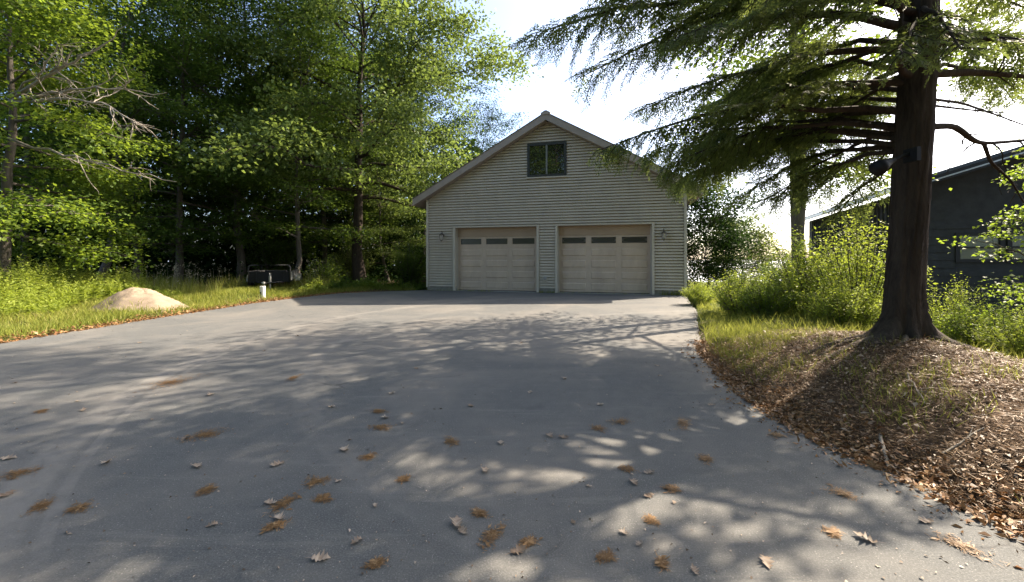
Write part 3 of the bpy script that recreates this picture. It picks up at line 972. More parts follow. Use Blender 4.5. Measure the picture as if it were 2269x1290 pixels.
def hemlock_limb(p0, p1, rng, lift=0.35, width=0.9, fine=True, r0=0.04, start=0.2, dens=1.0, hang=0.0):
    "one hemlock bough: limb tube + flat drooping sprays of needle-covered twigs"
    p0 = np.array(p0, float); p1 = np.array(p1, float)
    Ln = np.linalg.norm(p1 - p0)
    n = 9
    t = np.linspace(0, 1, n)[:, None]
    P = p0 + (p1 - p0) * t
    P[:, 2] += (np.sin(t[:, 0] * math.pi) * lift) * Ln * 0.25
    P[1:-1] += rng.normal(0, 0.03, (n - 2, 3)) * Ln * 0.25
    tb = Tubes(); lv = Leaves()
    tb.add(P, np.linspace(r0, 0.006, n), 7)
    fw_ = unit(p1 - p0)
    lat = unit(np.cross(fw_, [0, 0, 1.0]))
    step = (0.060 if fine else 0.20) / dens
    us = np.arange(start, 1.0, step / Ln)
    bp, bd, bn, bl = [], [], [], []
    for k, u in enumerate(us):
        i0 = min(n - 2, int(u * (n - 1))); f = u * (n - 1) - i0
        b0 = P[i0] * (1 - f) + P[i0 + 1] * f
        tl = unit(P[i0 + 1] - P[i0])
        sg = 1 if k % 2 else -1
        env = (0.35 + 0.65 * math.sin(min(1, (u - start) / 0.35) * math.pi / 2)) * (1.02 - u * 0.78)
        sl = width * 1.25 * env * rng.uniform(0.55, 1.2) + 0.14
        d = unit(tl * 0.75 + lat * sg * rng.uniform(0.6, 1.1) + np.array([0, 0, rng.uniform(-0.30, 0.12)]))
        m = 6
        Q = [b0]
        for _ in range(m - 1):
            d = unit(d + np.array([0, 0, -0.13 - hang]) + rng.normal(0, 0.10, 3))
            Q.append(Q[-1] + d * sl / (m - 1))
        Q = np.array(Q)
        tb.add(Q, np.linspace(0.008, 0.002, m), 3)
        ts = (0.032 if fine else 0.09)
        nt_ = max(3, int(sl / ts))
        v = np.linspace(0.06, 1.0, nt_)
        j0 = np.minimum(m - 2, (v * (m - 1)).astype(int)); g_ = (v * (m - 1) - j0)[:, None]
        tp = Q[j0] * (1 - g_) + Q[j0 + 1] * g_
        td = unit(Q[j0 + 1] - Q[j0])
        l2 = unit(np.cross(td, np.array([0, 0, 1.0]) + rng.normal(0, 0.25, 3)))
        s2 = np.where(np.arange(nt_) % 2 == 0, 1.0, -1.0)[:, None]
        dd = unit(td * 0.85 + l2 * s2 * 0.8 + np.array([0, 0, -0.22]) + rng.normal(0, 0.14, (nt_, 3)))
        ln = (0.22 if fine else 0.24) * (1.1 - 0.65 * v) * rng.uniform(0.6, 1.25, nt_) * min(1.0, 0.5 + sl)
        bp.append(tp); bd.append(dd); bl.append(ln); bn.append(unit(np.cross(dd, l2 * s2) * 1.0 + rng.normal(0, 0.3, (nt_, 3))))
    bp = np.concatenate(bp); bd = np.concatenate(bd); bl = np.concatenate(bl); bn = np.concatenate(bn)
    nn = unit(np.where(bn[:, 2:3] < 0, -bn, bn))
    tone = np.clip(rng.normal(0.45, 0.15, len(bp)), 0, 1)
    if fine:
        pcs = 5
        for q in range(pcs):
            u = q / pcs
            sd = unit(np.cross(bd, nn))
            for sg in (1, -1):
                pos = bp + bd * (bl * u)[:, None]
                dr = unit(bd * 0.8 + sd * sg * 0.75 + rng.normal(0, 0.16, bd.shape) + np.array([0, 0, -0.10]))
                ll = bl * 0.34 * (1 - 0.35 * u) * rng.uniform(0.7, 1.2, len(bl))
                lv.add(pos, dr, nn, ll, np.maximum(0.013, ll * 0.34), np.clip(tone + 0.12 * u + rng.normal(0, 0.08, len(bl)), 0, 1))
    else:
        for sg in (1, -1, 0):
            sd = unit(np.cross(bd, nn))
            dr = unit(bd + sd * sg * 0.6 + rng.normal(0, 0.2, bd.shape))
            lv.add(bp, dr, nn, bl * 1.0, bl * 0.32, np.clip(tone + rng.normal(0, 0.08, len(bl)), 0, 1))
    return tb.mesh('limb'), lv.mesh('needle_sprays', 0.1, 0.5)

# ------------------------------------------------------------------ the wood behind the lawn
T_A = gen_tree(11, 15.5, 0.17, 2.6, 4.3, 30, 34, 0.13, flat=0.22, subs=8, up0=-0.02, up1=0.85)
T_B = gen_tree(12, 17.5, 0.20, 3.4, 4.6, 30, 34, 0.135, flat=0.25, subs=8, up0=0.0, up1=0.9, bend=0.10)
T_C = gen_tree(13, 14.0, 0.14, 1.8, 3.6, 26, 34, 0.115, flat=0.28, subs=8, up0=0.05, up1=0.9, bend=0.12)
T_O = gen_tree(21, 20.0, 0.33, 4.6, 8.4, 46, 46, 0.19, flat=0.60, upness=0.5, subs=11, up0=0.05, up1=1.0, sig=0.40, spread=0.8, bend=0.10, lean=(0.6, 0))

def gtree(name, meshes, px, Y, rot, sc, label, group, leaf, bark='bark'):
    x = (px - CX) / FPX * Y
    return place_tree(name, meshes, (x, Y, tz(x, Y)), rot, sc, label, group, leaf, bark)

gtree('maple_tree', T_A, 394, 18.6, 0.4, (0.95, 0.95, 1.0), 'straight grey maple standing right behind the sand heap', None, 'maple')
gtree('maple_tree', T_C, 648, 19.6, 2.2, (1.0, 1.0, 1.02), 'slim leaning maple with pale trunk just behind the trailer', None, 'maple')
gtree('maple_tree', T_B, 536, 21.0, 4.0, 1.0, 'dark maple with a sunlit scar between the trailer and straight grey maple', None, 'maple')
gtree('maple_tree', T_C, 205, 16.6, 1.1, (1.05, 1.05, 1.05), 'bushy maple behind the tall yellow weeds', None, 'maple')
gtree('maple_tree', T_B, 300, 21.5, 5.2, 0.98, 'tall maple in the dark wood left of straight grey maple', None, 'maple')
gtree('maple_tree', T_A, 60, 18.5, 2.9, 1.0, 'tall maple behind the bleached dead limbs', None, 'maple')
gtree('oak_tree', T_O, 800, 21.5, 0.9, (0.9, 0.9, 0.98), 'big spreading oak whose crown leans over the garage roof', None, 'oak', 'bark_dark')
gtree('maple_tree', T_C, 862, 24.0, 3.3, (0.8, 0.8, 0.62), 'small maple between the big oak and the garage corner', None, 'oak')
gtree('maple_tree', T_A, 720, 24.0, 4.4, (1.0, 1.0, 0.9), 'shaded maple between the leaning maple and big oak', None, 'maple')
k = 0
wood = [(-6.5, 29, T_B), (-10.5, 28, T_A), (-14, 27, T_C), (-17.5, 26, T_B), (-21, 25, T_A), (-24.5, 23, T_B), (-13, 33, T_B), (-19, 32, T_A), (-25, 30, T_B), (-28, 26, T_A), (-9, 34, T_A), (-31, 31, T_B), (-23, 36, T_A), (-16, 38, T_B), (-27, 18.5, T_B), (-3.5, 34, T_C)]
for (x, y, me) in wood:
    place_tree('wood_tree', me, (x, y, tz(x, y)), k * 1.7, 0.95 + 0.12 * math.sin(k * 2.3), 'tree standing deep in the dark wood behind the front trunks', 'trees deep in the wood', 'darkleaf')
    k += 1

# dark undergrowth and far foliage that close the wood off
rng = np.random.default_rng(41)
lv = Leaves()
n = 34000
X = rng.uniform(-48, -3, n)
Y = 36 + rng.uniform(0, 9, n) - np.maximum(0, -X - 22) * 0.62
Z = rng.uniform(-0.2, 1, n) ** 1.0 * 13
C = np.stack([X, Y, Z], 1)
lv.add(C, rng.normal(0, 1, (n, 3)), unit(rng.normal(0, 0.6, (n, 3)) + [0.3, -0.8, 0.5]), rng.uniform(0.3, 0.7, n), rng.uniform(0.2, 0.5, n), rng.uniform(0, 0.6, n))
n = 16000
X = rng.uniform(-34, -4, n)
Y = 26.5 + rng.uniform(0, 6, n) - np.maximum(0, -X - 14) * 0.42
Z = rng.uniform(0, 1, n) * (3.2 + 1.5 * np.sin(X * 0.7))
lv.add(np.stack([X, Y, Z], 1), rng.normal(0, 1, (n, 3)), unit(rng.normal(0, 0.6, (n, 3)) + [0.3, -0.8, 0.5]), rng.uniform(0.2, 0.45, n), rng.uniform(0.14, 0.3, n), rng.uniform(0, 0.5, n))
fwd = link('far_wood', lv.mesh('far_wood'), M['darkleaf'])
tag(fwd, 'dark mass of foliage closing off the wood behind the trunks', 'foliage', kind='stuff')
n = 9000
X = rng.uniform(-40, 34, n)  # unseen belt behind the camera, added to darken the door glass reflections
Y = -26 - rng.uniform(0, 6, n)
Z = rng.uniform(0, 1, n) * (9.0 + 2 * np.sin(X * 0.5))
fb = Leaves()
fb.add(np.stack([X, Y, Z], 1), rng.normal(0, 1, (n, 3)), unit(rng.normal(0, 0.6, (n, 3)) + [0.3, 0.8, 0.5]), rng.uniform(0.5, 0.9, n), rng.uniform(0.4, 0.7, n), rng.uniform(0, 1, n))
lv = Leaves()
n = 9000
X = rng.uniform(-30, -4.5, n)
Y = 20.2 + rng.uniform(0, 1, n) ** 1.5 * 14 - np.maximum(0, -X - 12) * 0.28
hh = 0.35 + 0.9 * (0.5 + 0.5 * np.sin(X * 1.7 + Y * 0.9)) ** 2
Z = rng.uniform(0, 1, n) * hh
lv.add(np.stack([X, Y, Z], 1), rng.normal(0, 1, (n, 3)) * [1, 1, 0.4], unit(rng.normal(0, 0.5, (n, 3)) + [0, 0, 1]), rng.uniform(0.1, 0.22, n), rng.uniform(0.06, 0.14, n), rng.uniform(0, 1, n))
o = link('far_wood', fb.mesh('far_wood'), M['maple'])
tag(o, 'unseen belt of woodland behind the camera, added for the door glass to mirror', 'foliage', kind='stuff')
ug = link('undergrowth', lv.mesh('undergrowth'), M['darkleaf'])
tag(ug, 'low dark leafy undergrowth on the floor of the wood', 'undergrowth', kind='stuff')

# near tree at the left edge, with bleached dead limbs
NT = (-14.5, 11.6)
T_N = gen_tree(31, 11.0, 0.16, 1.9, 2.9, 34, 44, 0.11, flat=0.45, upness=0.7, subs=9, up0=-0.25, up1=0.8, sig=0.26)
nt_ = place_tree('beech_tree', T_N, (NT[0], NT[1], tz(*NT)), 0.0, 1.0, 'bright-leaved tree above the tall weeds, bearing bleached dead limbs', None, 'limeleaf')
def dead_limb(pts, r, seed, nsub, sl):
    rng = np.random.default_rng(seed)
    tb = Tubes()
    P = np.array(pts) - np.array([NT[0], NT[1], tz(*NT)])
    t = np.linspace(0, 1, len(P)); tt = np.linspace(0, 1, 14)
    P = np.stack([np.interp(tt, t, P[:, c]) for c in range(3)], 1) + rng.normal(0, 0.03, (14, 3))
    tb.add(P, np.linspace(r, 0.007, 14), 6)
    for s in range(nsub):
        u = rng.uniform(0.2, 0.98)
        i0 = int(u * 12)
        d = unit(P[i0 + 1] - P[i0]) * 0.8 + rng.normal(0, 0.42, 3) + np.array([0.15, 0, -0.12])
        Q = curve(P[i0], d, sl * rng.uniform(0.35, 1.1) * (1.15 - 0.6 * u), 7, rng, -0.03, 0.16)
        tb.add(Q, np.linspace(r * 0.45, 0.004, 7), 5)
        for w in range(rng.integers(2, 6)):
            j = rng.integers(1, 6)
            d2 = unit(Q[min(6, j + 1)] - Q[j - 1]) + rng.normal(0, 0.55, 3)
            Q2 = curve(Q[j], d2, sl * 0.35 * rng.uniform(0.4, 1.1), 5, rng, -0.02, 0.16)
            tb.add(Q2, np.linspace(0.008, 0.003, 5), 4)
    link('dead_limb', tb.mesh('dead_limb'), M['deadwood'], nt_)
dead_limb([at(30, 215, 11.4), at(110, 165, 10.7), at(200, 120, 10.6), at(285, 55, 10.5)], 0.055, 1, 12, 1.3)
dead_limb([at(20, 225, 11.4), at(120, 205, 10.6), at(230, 195, 10.3), at(370, 210, 10.2)], 0.045, 2, 14, 1.3)
dead_limb([at(30, 230, 11.4), at(140, 215, 10.4), at(240, 235, 10.1), at(330, 295, 9.9)], 0.042, 3, 14, 1.2)
dead_limb([at(20, 310, 11.4), at(150, 345, 10.6), at(260, 370, 10.3), at(390, 405, 10.2)], 0.035, 4, 9, 1.1)
dead_limb([at(20, 215, 11.4), at(100, 150, 10.7), at(125, 100, 10.6), at(200, 95, 10.5)], 0.030, 5, 5, 0.8)

# shrubs, saplings and ferns along the wood's edge
S_A = gen_shrub(51, 1.5, 1.0, 46, 60, 0.11)
S_B = gen_shrub(52, 2.1, 1.15, 70, 130, 0.085, upness=0.6)
S_F = gen_shrub(53, 0.62, 0.85, 34, 60, 0.12, upness=1.2, droop=0.35, bare=0.1)
S_G = gen_shrub(54, 1.25, 0.95, 110, 100, 0.07, upness=0.4)
def gshrub(name, me, px, Y, rot, sc, label, leaf, cat='shrub', group=None):
    x = (px - CX) / FPX * Y
    return place_shrub(name, me, (x, Y, tz(x, Y)), rot, sc, label, leaf, cat, group)
gshrub('broadleaf_shrub', S_A, 722, 18.6, 0.3, 1.0, 'pale green broad-leaved shrub right of the trailer', 'limeleaf')
gshrub('broadleaf_shrub', S_B, 905, 21.0, 1.3, 1.2, 'dark leafy shrub tucked behind the garage corner by the oak', 'maple')
gshrub('broadleaf_shrub', S_B, 610, 22.5, 4.3, 1.5, 'tall shaded shrub in the wood behind the trailer', 'maple')
gshrub('broadleaf_shrub', S_B, 780, 23.0, 5.1, 1.2, 'shaded shrub at the foot of the big oak', 'oak')
gshrub('fern', S_F, 700, 17.4, 0.0, 1.0, 'yellow-green fern clump beside the trailer wheel', 'weed', 'fern')
gshrub('fern', S_F, 765, 18.2, 2.0, 1.05, 'fern clump below the pale broad-leaved shrub', 'maple', 'fern')
gshrub('fern', S_F, 825, 18.6, 4.0, 1.1, 'fern clump midway between trailer and garage corner', 'limeleaf', 'fern')
gshrub('fern', S_F, 880, 18.9, 5.0, 1.0, 'fern clump two steps from the garage corner', 'limeleaf', 'fern')
gshrub('fern', S_F, 925, 19.2, 1.0, 0.9, 'fern clump against the garage corner', 'maple', 'fern')

# trees mirrored in the loft window, behind the photographer; first one unseen, added to block sky light
for (x, y, me, rot, lb) in ((7.0, -6.8, T_O, 0.4, 'unseen spreading oak behind the photographer, added to block sky light'), (-8.5, -9, T_O, 1.0, 'maple behind the drive, mirrored in the loft window, standing alone'), (-15, -15, T_O, 2.0, 'taller maple behind the drive, mirrored in the loft window'), (-3, -15, T_A, 3.0, 'maple behind the drive past the taller maple'), (-17, -6, T_B, 4.0, 'maple behind the drive at the lawn corner')):
    place_tree('maple_tree', me, (x, y, tz(x, y)), rot, 1.0, lb, None, 'maple')

# ------------------------------------------------------------------ the big hemlock on its mound
HX, HY_ = 4.62, 4.80
HZ = tz(HX, HY_)
hem = thing('hemlock_tree', 'big dark hemlock on a root mound beside the drive', 'tree', (HX, HY_, HZ))
def hw(p): return np.array(p) - np.array([HX, HY_, HZ])
HH = 15.0
def htrunk_axis(z):
    "axis offset at height z above base"
    return np.array([np.interp(z, [0, 0.6, 1.6, 3.6, 8, 15], [0, 0.02, 0.10, 0.25, 0.45, 0.6]), np.interp(z, [0, 4, 15], [0, 0.05, 0.3])])
def htrunk_r(z):
    return float(np.interp(z, [0, 0.3, 1.0, 3.5, 8, 15], [0.190, 0.178, 0.170, 0.162, 0.12, 0.02]))
rng = np.random.default_rng(61)
zs = np.concatenate([np.linspace(-0.45, 0.7, 26), np.linspace(0.75, 5, 48), np.linspace(5.3, 15, 24)])
ns = 56
an = np.linspace(0, 2 * math.pi, ns, endpoint=False)
roots_az = [math.radians(a) for a in (205, 176, 300, 348, 40, 110, 250)]
roots_am = [2.0, 1.5, 0.8, 1.5, 0.7, 0.6, 0.7]
pr = rng.uniform(0, 6.28, 9)
V = []
for z in zs:
    ax = htrunk_axis(max(z, 0)); r = htrunk_r(max(z, 0))
    fl_ = np.zeros(ns)
    for a, m_ in zip(roots_az, roots_am):
        da = np.angle(np.exp(1j * (an - a)))
        fl_ += m_ * np.exp(-(da / 0.27) ** 2)
    fl_ = fl_ * 0.27 * math.exp(-max(z + 0.05, 0) / 0.17)
    ridge = 0.035 * np.sin(13 * an + pr[0] + 0.8 * math.sin(z * 1.3)) + 0.028 * np.sin(23 * an + pr[1] + 1.2 * math.sin(z * 2.1 + 1)) + 0.03 * np.sin(3 * an + pr[2] + z * 0.6) + 0.020 * np.sin(31 * an + 6 * z)
    rr = r * (1 + ridge * (1.0 if z < 5 else 0.6)) + fl_ + rng.normal(0, 0.003, ns)
    V.append(np.stack([ax[0] + rr * np.cos(an), ax[1] + rr * np.sin(an), np.full(ns, z)], 1))
V = np.concatenate(V)
i, k = np.meshgrid(np.arange(len(zs) - 1), np.arange(ns), indexing='ij')
k2 = (k + 1) % ns
F = np.stack([i * ns + k, i * ns + k2, (i + 1) * ns + k2, (i + 1) * ns + k], -1).reshape(-1, 4)
link('trunk', np_mesh('hemlock_trunk', V, F, smooth_shade=True), M['bark_dark'], hem)

def root(az, ln, r0, seed, mat='bark_root', wig=0.12):
    rng = np.random.default_rng(seed)
    a = az
    x, y = HX + 0.12 * math.cos(a), HY_ + 0.12 * math.sin(a)
    P = []
    n = 12
    for q in range(n):
        t = q / (n - 1)
        P.append([x, y, tz(x, y) + r0 * (0.55 - 0.95 * t) + 0.012])
        a += rng.normal(0, wig)
        x += math.cos(a) * ln / (n - 1); y += math.sin(a) * ln / (n - 1)
    P = hw(np.array(P))
    tb = Tubes()
    tb.add(P, r0 * (1 - 0.72 * np.linspace(0, 1, n)), 8)
    link('root', tb.mesh('root'), M[mat], hem)
root(math.radians(186), 1.4, 0.045, 1)
root(math.radians(176), 1.15, 0.05, 2)
root(math.radians(228), 0.7, 0.036, 3)
root(math.radians(338), 1.15, 0.07, 4, 'bark_dark')
root(math.radians(300), 0.7, 0.06, 5, 'bark_dark')
root(math.radians(170), 1.1, 0.036, 6)

def hz_at(py): return EYE + (HY - py) / FPX * HY_ - HZ
def limb(y0, tip, Yt, seed, lift=0.35, width=0.9, r0=0.045, start=0.22, dens=1.0, fine=True, world_tip=None, hang=0.0):
    "limb leaving the trunk at photo row y0, ending at photo point tip at depth Yt"
    z = hz_at(y0)
    ax = htrunk_axis(z)
    p0 = np.array([ax[0], ax[1], z])
    p1 = hw(at(tip[0], tip[1], Yt)) if world_tip is None else np.array(world_tip)
    rng = np.random.default_rng(seed)
    a, b = hemlock_limb(p0, p1, rng, lift, width, fine, r0, start, dens, hang)
    o = link('limb', a, M['bark_dark'], hem)
    link('needle_sprays', b, M['needle'], o)
# boughs reaching over the drive
limb(15, (1180, 75), 5.3, 101, 0.25, 1.15, 0.06, 0.30)
limb(-40, (1330, -10), 5.0, 102, 0.3, 1.1, 0.055, 0.25)
limb(-10, (1290, 170), 5.9, 103, 0.45, 1.0, 0.05, 0.35)
limb(60, (1480, 90), 4.4, 104, 0.3, 1.0, 0.06, 0.25)
limb(110, (1420, 245), 6.6, 105, 0.35, 1.05, 0.05, 0.25)
limb(250, (1335, 330), 6.3, 106, 0.35, 1.0, 0.045, 0.35, hang=0.18)
limb(290, (1470, 370), 6.7, 107, 0.45, 1.1, 0.04, 0.45, hang=0.30)
limb(190, (1590, 250), 5.2, 108, 0.3, 1.0, 0.045, 0.25)
limb(300, (1560, 375), 7.2, 109, 0.45, 1.0, 0.04, 0.3, hang=0.12)
limb(330, (1650, 430), 7.6, 110, 0.4, 0.95, 0.04, 0.3)
limb(330, (1700, 440), 6.2, 111, 0.35, 0.8, 0.035, 0.35)
limb(30, (1700, -20), 3.9, 112, 0.3, 1.0, 0.05, 0.25)
limb(90, (1650, 160), 6.9, 113, 0.3, 1.1, 0.045, 0.25)
limb(130, (1760, 350), 7.6, 114, 0.4, 1.0, 0.04, 0.25)
limb(-60, (1500, 40), 6.6, 115, 0.35, 1.2, 0.05, 0.25)
limb(-80, (1620, 30), 7.4, 116, 0.35, 1.2, 0.05, 0.25)
limb(40, (2000, 120), 3.7, 117, 0.2, 0.55, 0.03, 0.35)
limb(10, (2130, 110), 3.6, 118, 0.2, 0.55, 0.03, 0.35)
limb(235, (1600, 370), 7.4, 131, 0.35, 0.9, 0.035, 0.25)
limb(220, (1730, 250), 6.4, 132, 0.3, 0.9, 0.035, 0.25)
limb(300, (1800, 440), 7.0, 133, 0.35, 0.8, 0.03, 0.25)
limb(160, (1880, 260), 7.6, 134, 0.3, 0.9, 0.03, 0.2)
limb(200, (1560, 240), 8.0, 135, 0.3, 1.1, 0.035, 0.2)
limb(150, (1660, 200), 8.2, 138, 0.3, 1.1, 0.035, 0.2)
limb(240, (1720, 330), 8.4, 139, 0.3, 1.1, 0.035, 0.2)
limb(90, (1560, 310), 7.8, 136, 0.4, 1.0, 0.04, 0.3)
limb(340, (1860, 470), 6.0, 137, 0.3, 0.6, 0.025, 0.35)
limb(310, (1425, 345), 8.3, 141, 0.35, 1.1, 0.035, 0.5, hang=0.30)
limb(325, (1495, 405), 8.6, 142, 0.4, 1.1, 0.035, 0.5, hang=0.35)
limb(280, (1520, 330), 7.9, 143, 0.35, 1.1, 0.035, 0.4, hang=0.20)
# right hand boughs
limb(60, (2330, 150), 5.3, 121, 0.2, 0.9, 0.05, 0.2)
limb(100, (2400, 90), 4.2, 122, 0.2, 0.5, 0.045, 0.4)
limb(0, (2300, 20), 6.3, 123, 0.2, 0.6, 0.045, 0.35)
limb(150, (2250, 230), 6.6, 124, 0.3, 0.7, 0.03, 0.45)
# crown above the frame
rng = np.random.default_rng(66)
for q in range(12):
    z = 6.0 + (14.2 - 6.0) * (q + 0.5) / 12
    az = q * 2.399
    ln = 4.4 * (1.08 - (z - 3) / 12.5) + 0.4
    ax = htrunk_axis(z)
    p0 = np.array([ax[0], ax[1], z]); p1 = p0 + np.array([math.cos(az) * ln, math.sin(az) * ln, -0.10 * ln + rng.uniform(-0.3, 0.3)])
    a, b = hemlock_limb(p0, p1, rng, 0.4, 1.1, False, 0.04, 0.15, 1.7)
    o = link('limb', a, M['bark_dark'], hem)
    link('needle_sprays', b, M['needle'], o)
for z, azd, ln in ((5.2, 12, 3.6), (5.9, -24, 3.4), (6.5, 38, 3.6), (7.2, 2, 3.3), (7.9, -40, 2.8), (6.1, 70, 3.2), (5.6, -62, 2.6)):  # unseen side limbs, added to dapple the shade on the drive
    ax = htrunk_axis(z)
    p0 = np.array([ax[0], ax[1], z])
    p1 = p0 + np.array([math.cos(math.radians(azd)) * ln, math.sin(math.radians(azd)) * ln, rng.uniform(-0.2, 0.2)])
    a, b = hemlock_limb(p0, p1, rng, 0.3, 0.62, False, 0.035, 0.3, 1.6)
    o = link('limb', a, M['bark_dark'], hem)
    link('needle_sprays', b, M['needle'], o)
def bare_limb(pts, r, seed, nsub=8, sl=0.6, depth=4.8):
    rng = np.random.default_rng(seed)
    P = np.array([hw(at(px, py, d)) for px, py, d in pts])
    t = np.linspace(0, 1, len(P)); tt = np.linspace(0, 1, 16)
    P = np.stack([np.interp(tt, t, P[:, c]) for c in range(3)], 1)
    P[1:-1] = (P[:-2] + 2 * P[1:-1] + P[2:]) / 4
    tb = Tubes()
    tb.add(P, np.linspace(r, r * 0.35, 16), 8)
    for s in range(nsub):
        i0 = rng.integers(4, 15)
        d = unit(P[i0] - P[i0 - 1]) * 0.5 + rng.normal(0, 0.5, 3)
        Q = curve(P[i0], d, sl * rng.uniform(0.3, 1.1), 6, rng, -0.04, 0.2)
        tb.add(Q, np.linspace(r * 0.25, 0.003, 6), 4)
    o = link('bare_limb', tb.mesh('bare_limb'), M['bark_dark'], hem)
bare_limb([(2048, 165, 4.85), (2150, 160, 5.0), (2220, 165, 5.1), (2330, 175, 5.2)], 0.055, 1, 5)
bare_limb([(2048, 282, 4.85), (2115, 278, 5.0), (2160, 315, 5.05), (2195, 318, 5.1), (2330, 305, 5.3)], 0.042, 2, 8)
bare_limb([(2048, 218, 4.85), (2130, 228, 5.2), (2200, 252, 5.6), (2330, 300, 6.2)], 0.020, 3, 8)
bare_limb([(2048, 232, 4.85), (2160, 245, 5.3), (2260, 252, 5.7)], 0.016, 4, 6)
bare_limb([(2180, 318, 5.08), (2195, 360, 5.1), (2240, 400, 5.1), (2275, 460, 5.1)], 0.022, 5, 6)
bare_limb([(2047, 178, 4.85), (1998, 160, 4.75), (1990, 120, 4.55), (1998, 30, 4.5)], 0.05, 6, 4)
bare_limb([(2045, 174, 4.85), (1960, 190, 4.9), (1900, 225, 5.3), (1820, 290, 5.9)], 0.026, 7, 9)
bare_limb([(2042, 262, 4.85), (1940, 300, 5.2), (1880, 330, 5.6), (1780, 380, 6.2)], 0.034, 8, 9)
bare_limb([(2050, 122, 4.85), (1900, 140, 5.0)], 0.014, 9, 3)
bare_limb([(2040, 290, 4.85), (1960, 340, 4.9), (1925, 400, 5.2)], 0.012, 10, 4)

# flared black lamp housing strapped to the trunk
la = at(2000, 346, 4.62)
tl = thing('tree_lamp', 'black flared lamp housing on an arm from the big hemlock trunk', 'outdoor lamp', tuple(la))
def lw(px, py, Y): return tuple(at(px, py, Y) - la)
B().tube([lw(2022, 338, 4.60), lw(2000, 346, 4.60), lw(1978, 357, 4.58)], [0.022, 0.020, 0.022], 8).build('arm', M['black'], tl)
B().tube([lw(1982, 354, 4.58), lw(1972, 358, 4.57), lw(1956, 366, 4.54), lw(1944, 374, 4.52)], [0.024, 0.038, 0.068, 0.088], 14).build('housing', M['black'], tl, True)
B().box(*[v for p in zip(lw(2010, 352, 4.66), lw(2032, 352, 4.50)) for v in (min(p), max(p))][:4], lw(2010, 360, 4.60)[2], lw(2010, 330, 4.60)[2]).build('mounting_plate', M['black'], tl)

# ------------------------------------------------------------------ other trees on the right
T_R = gen_tree(76, 17.0, 0.20, 8.0, 3.6, 20, 34, 0.13, flat=0.5, upness=0.6, subs=5, up0=0.1, up1=0.9, sig=0.34)
T_M = gen_tree(71, 13.5, 0.15, 3.9, 3.2, 22, 36, 0.11, flat=0.35, upness=0.7, subs=6, up0=-0.1, up1=0.9, sig=0.30)
T_S = gen_tree(72, 4.2, 0.04, 0.7, 1.7, 18, 18, 0.10, flat=0.25, upness=1.0, subs=6, up0=0.1, up1=0.7, sig=0.20)
gtree('maple_tree', T_M, 1772, 10.2, 0.3, 1.0, 'slender maple rising from the yellow-green shrubs near the lake view', None, 'limeleaf')
for (x, y, rot, sc, lb, me_) in ((8.2, 11.6, 2.5, (0.9, 0.9, 1.06), 'tall high-crowned maple between garage and dark house', T_R),):
    place_tree('maple_tree', me_, (x, y, tz(x, y)), rot, sc, lb, None, 'maple')
gtree('maple_sapling', T_S, 2365, 6.6, 0.5, (0.62, 0.62, 0.86), 'bright maple sapling in front of the dark house windows', None, 'limeleaf')

gshrub('leafy_shrub', S_G, 1548, 12.6, 0.2, (0.62, 0.62, 0.62), 'low yellow weedy shrub at the garage right corner', 'weed')
gshrub('leafy_shrub', S_G, 1640, 10.2, 1.2, (1.15, 1.05, 0.95), 'rounded yellow-green shrub beside the drive edge', 'weed')
gshrub('leafy_shrub', S_G, 1700, 8.9, 2.2, (0.7, 0.7, 0.66), 'reddish-green shrub in front of the rounded shrub', 'limeleaf')
gshrub('leafy_shrub', S_B, 1790, 9.3, 3.2, (1.1, 1.1, 1.0), 'lanky shrub around the slender maple stem', 'weed')
gshrub('leafy_shrub', S_B, 1900, 8.3, 4.2, (1.1, 1.0, 1.12), 'tall bright shrub left of the big hemlock trunk', 'weed')
gshrub('leafy_shrub', S_G, 1870, 7.4, 5.2, (0.75, 0.75, 0.7), 'low bright shrub at the foot of the tall bright shrub', 'weed')
gshrub('leafy_shrub', S_B, 2120, 6.6, 0.7, (0.5, 0.5, 0.62), 'bright shrub just right of the big hemlock trunk', 'weed')
gshrub('leafy_shrub', S_G, 2200, 5.9, 1.7, (0.8, 0.8, 0.72), 'low bright shrub below the maple sapling', 'limeleaf')
gshrub('leafy_shrub', S_G, 2290, 5.0, 3.7, (0.6, 0.6, 0.55), 'small bright shrub on the mound slope beside the dark root', 'weed')
T_E = gen_tree(75, 4.3, 0.05, 0.2, 1.7, 34, 40, 0.105, flat=0.7, upness=0.5, subs=6, up0=0.25, up1=0.9, sig=0.22, bend=0.06)
gtree('small_tree', T_E, 1568, 18.8, 2.7, (1.0, 1.0, 1.0), 'small dark tree behind the garage right corner', None, 'darkleaf')
gtree('small_tree', T_E, 1640, 21.5, 4.1, (1.0, 1.0, 0.72), 'feathery small tree against the bright lake sky', None, 'needle')
gshrub('evergreen_shrub', S_B, 1740, 17.0, 5.7, (0.9, 0.9, 0.9), 'thin shrub in front of the lake view', 'maple')

# ------------------------------------------------------------------ dark neighbouring house
HT = math.radians(-23)
hc = np.array([12.15, 12.5])
hz0 = tz(*hc) - 0.3
hs = thing('boarded_house', 'dark charcoal boarded house with metal roof beyond the hemlock', 'house', (hc[0], hc[1], hz0), HT)
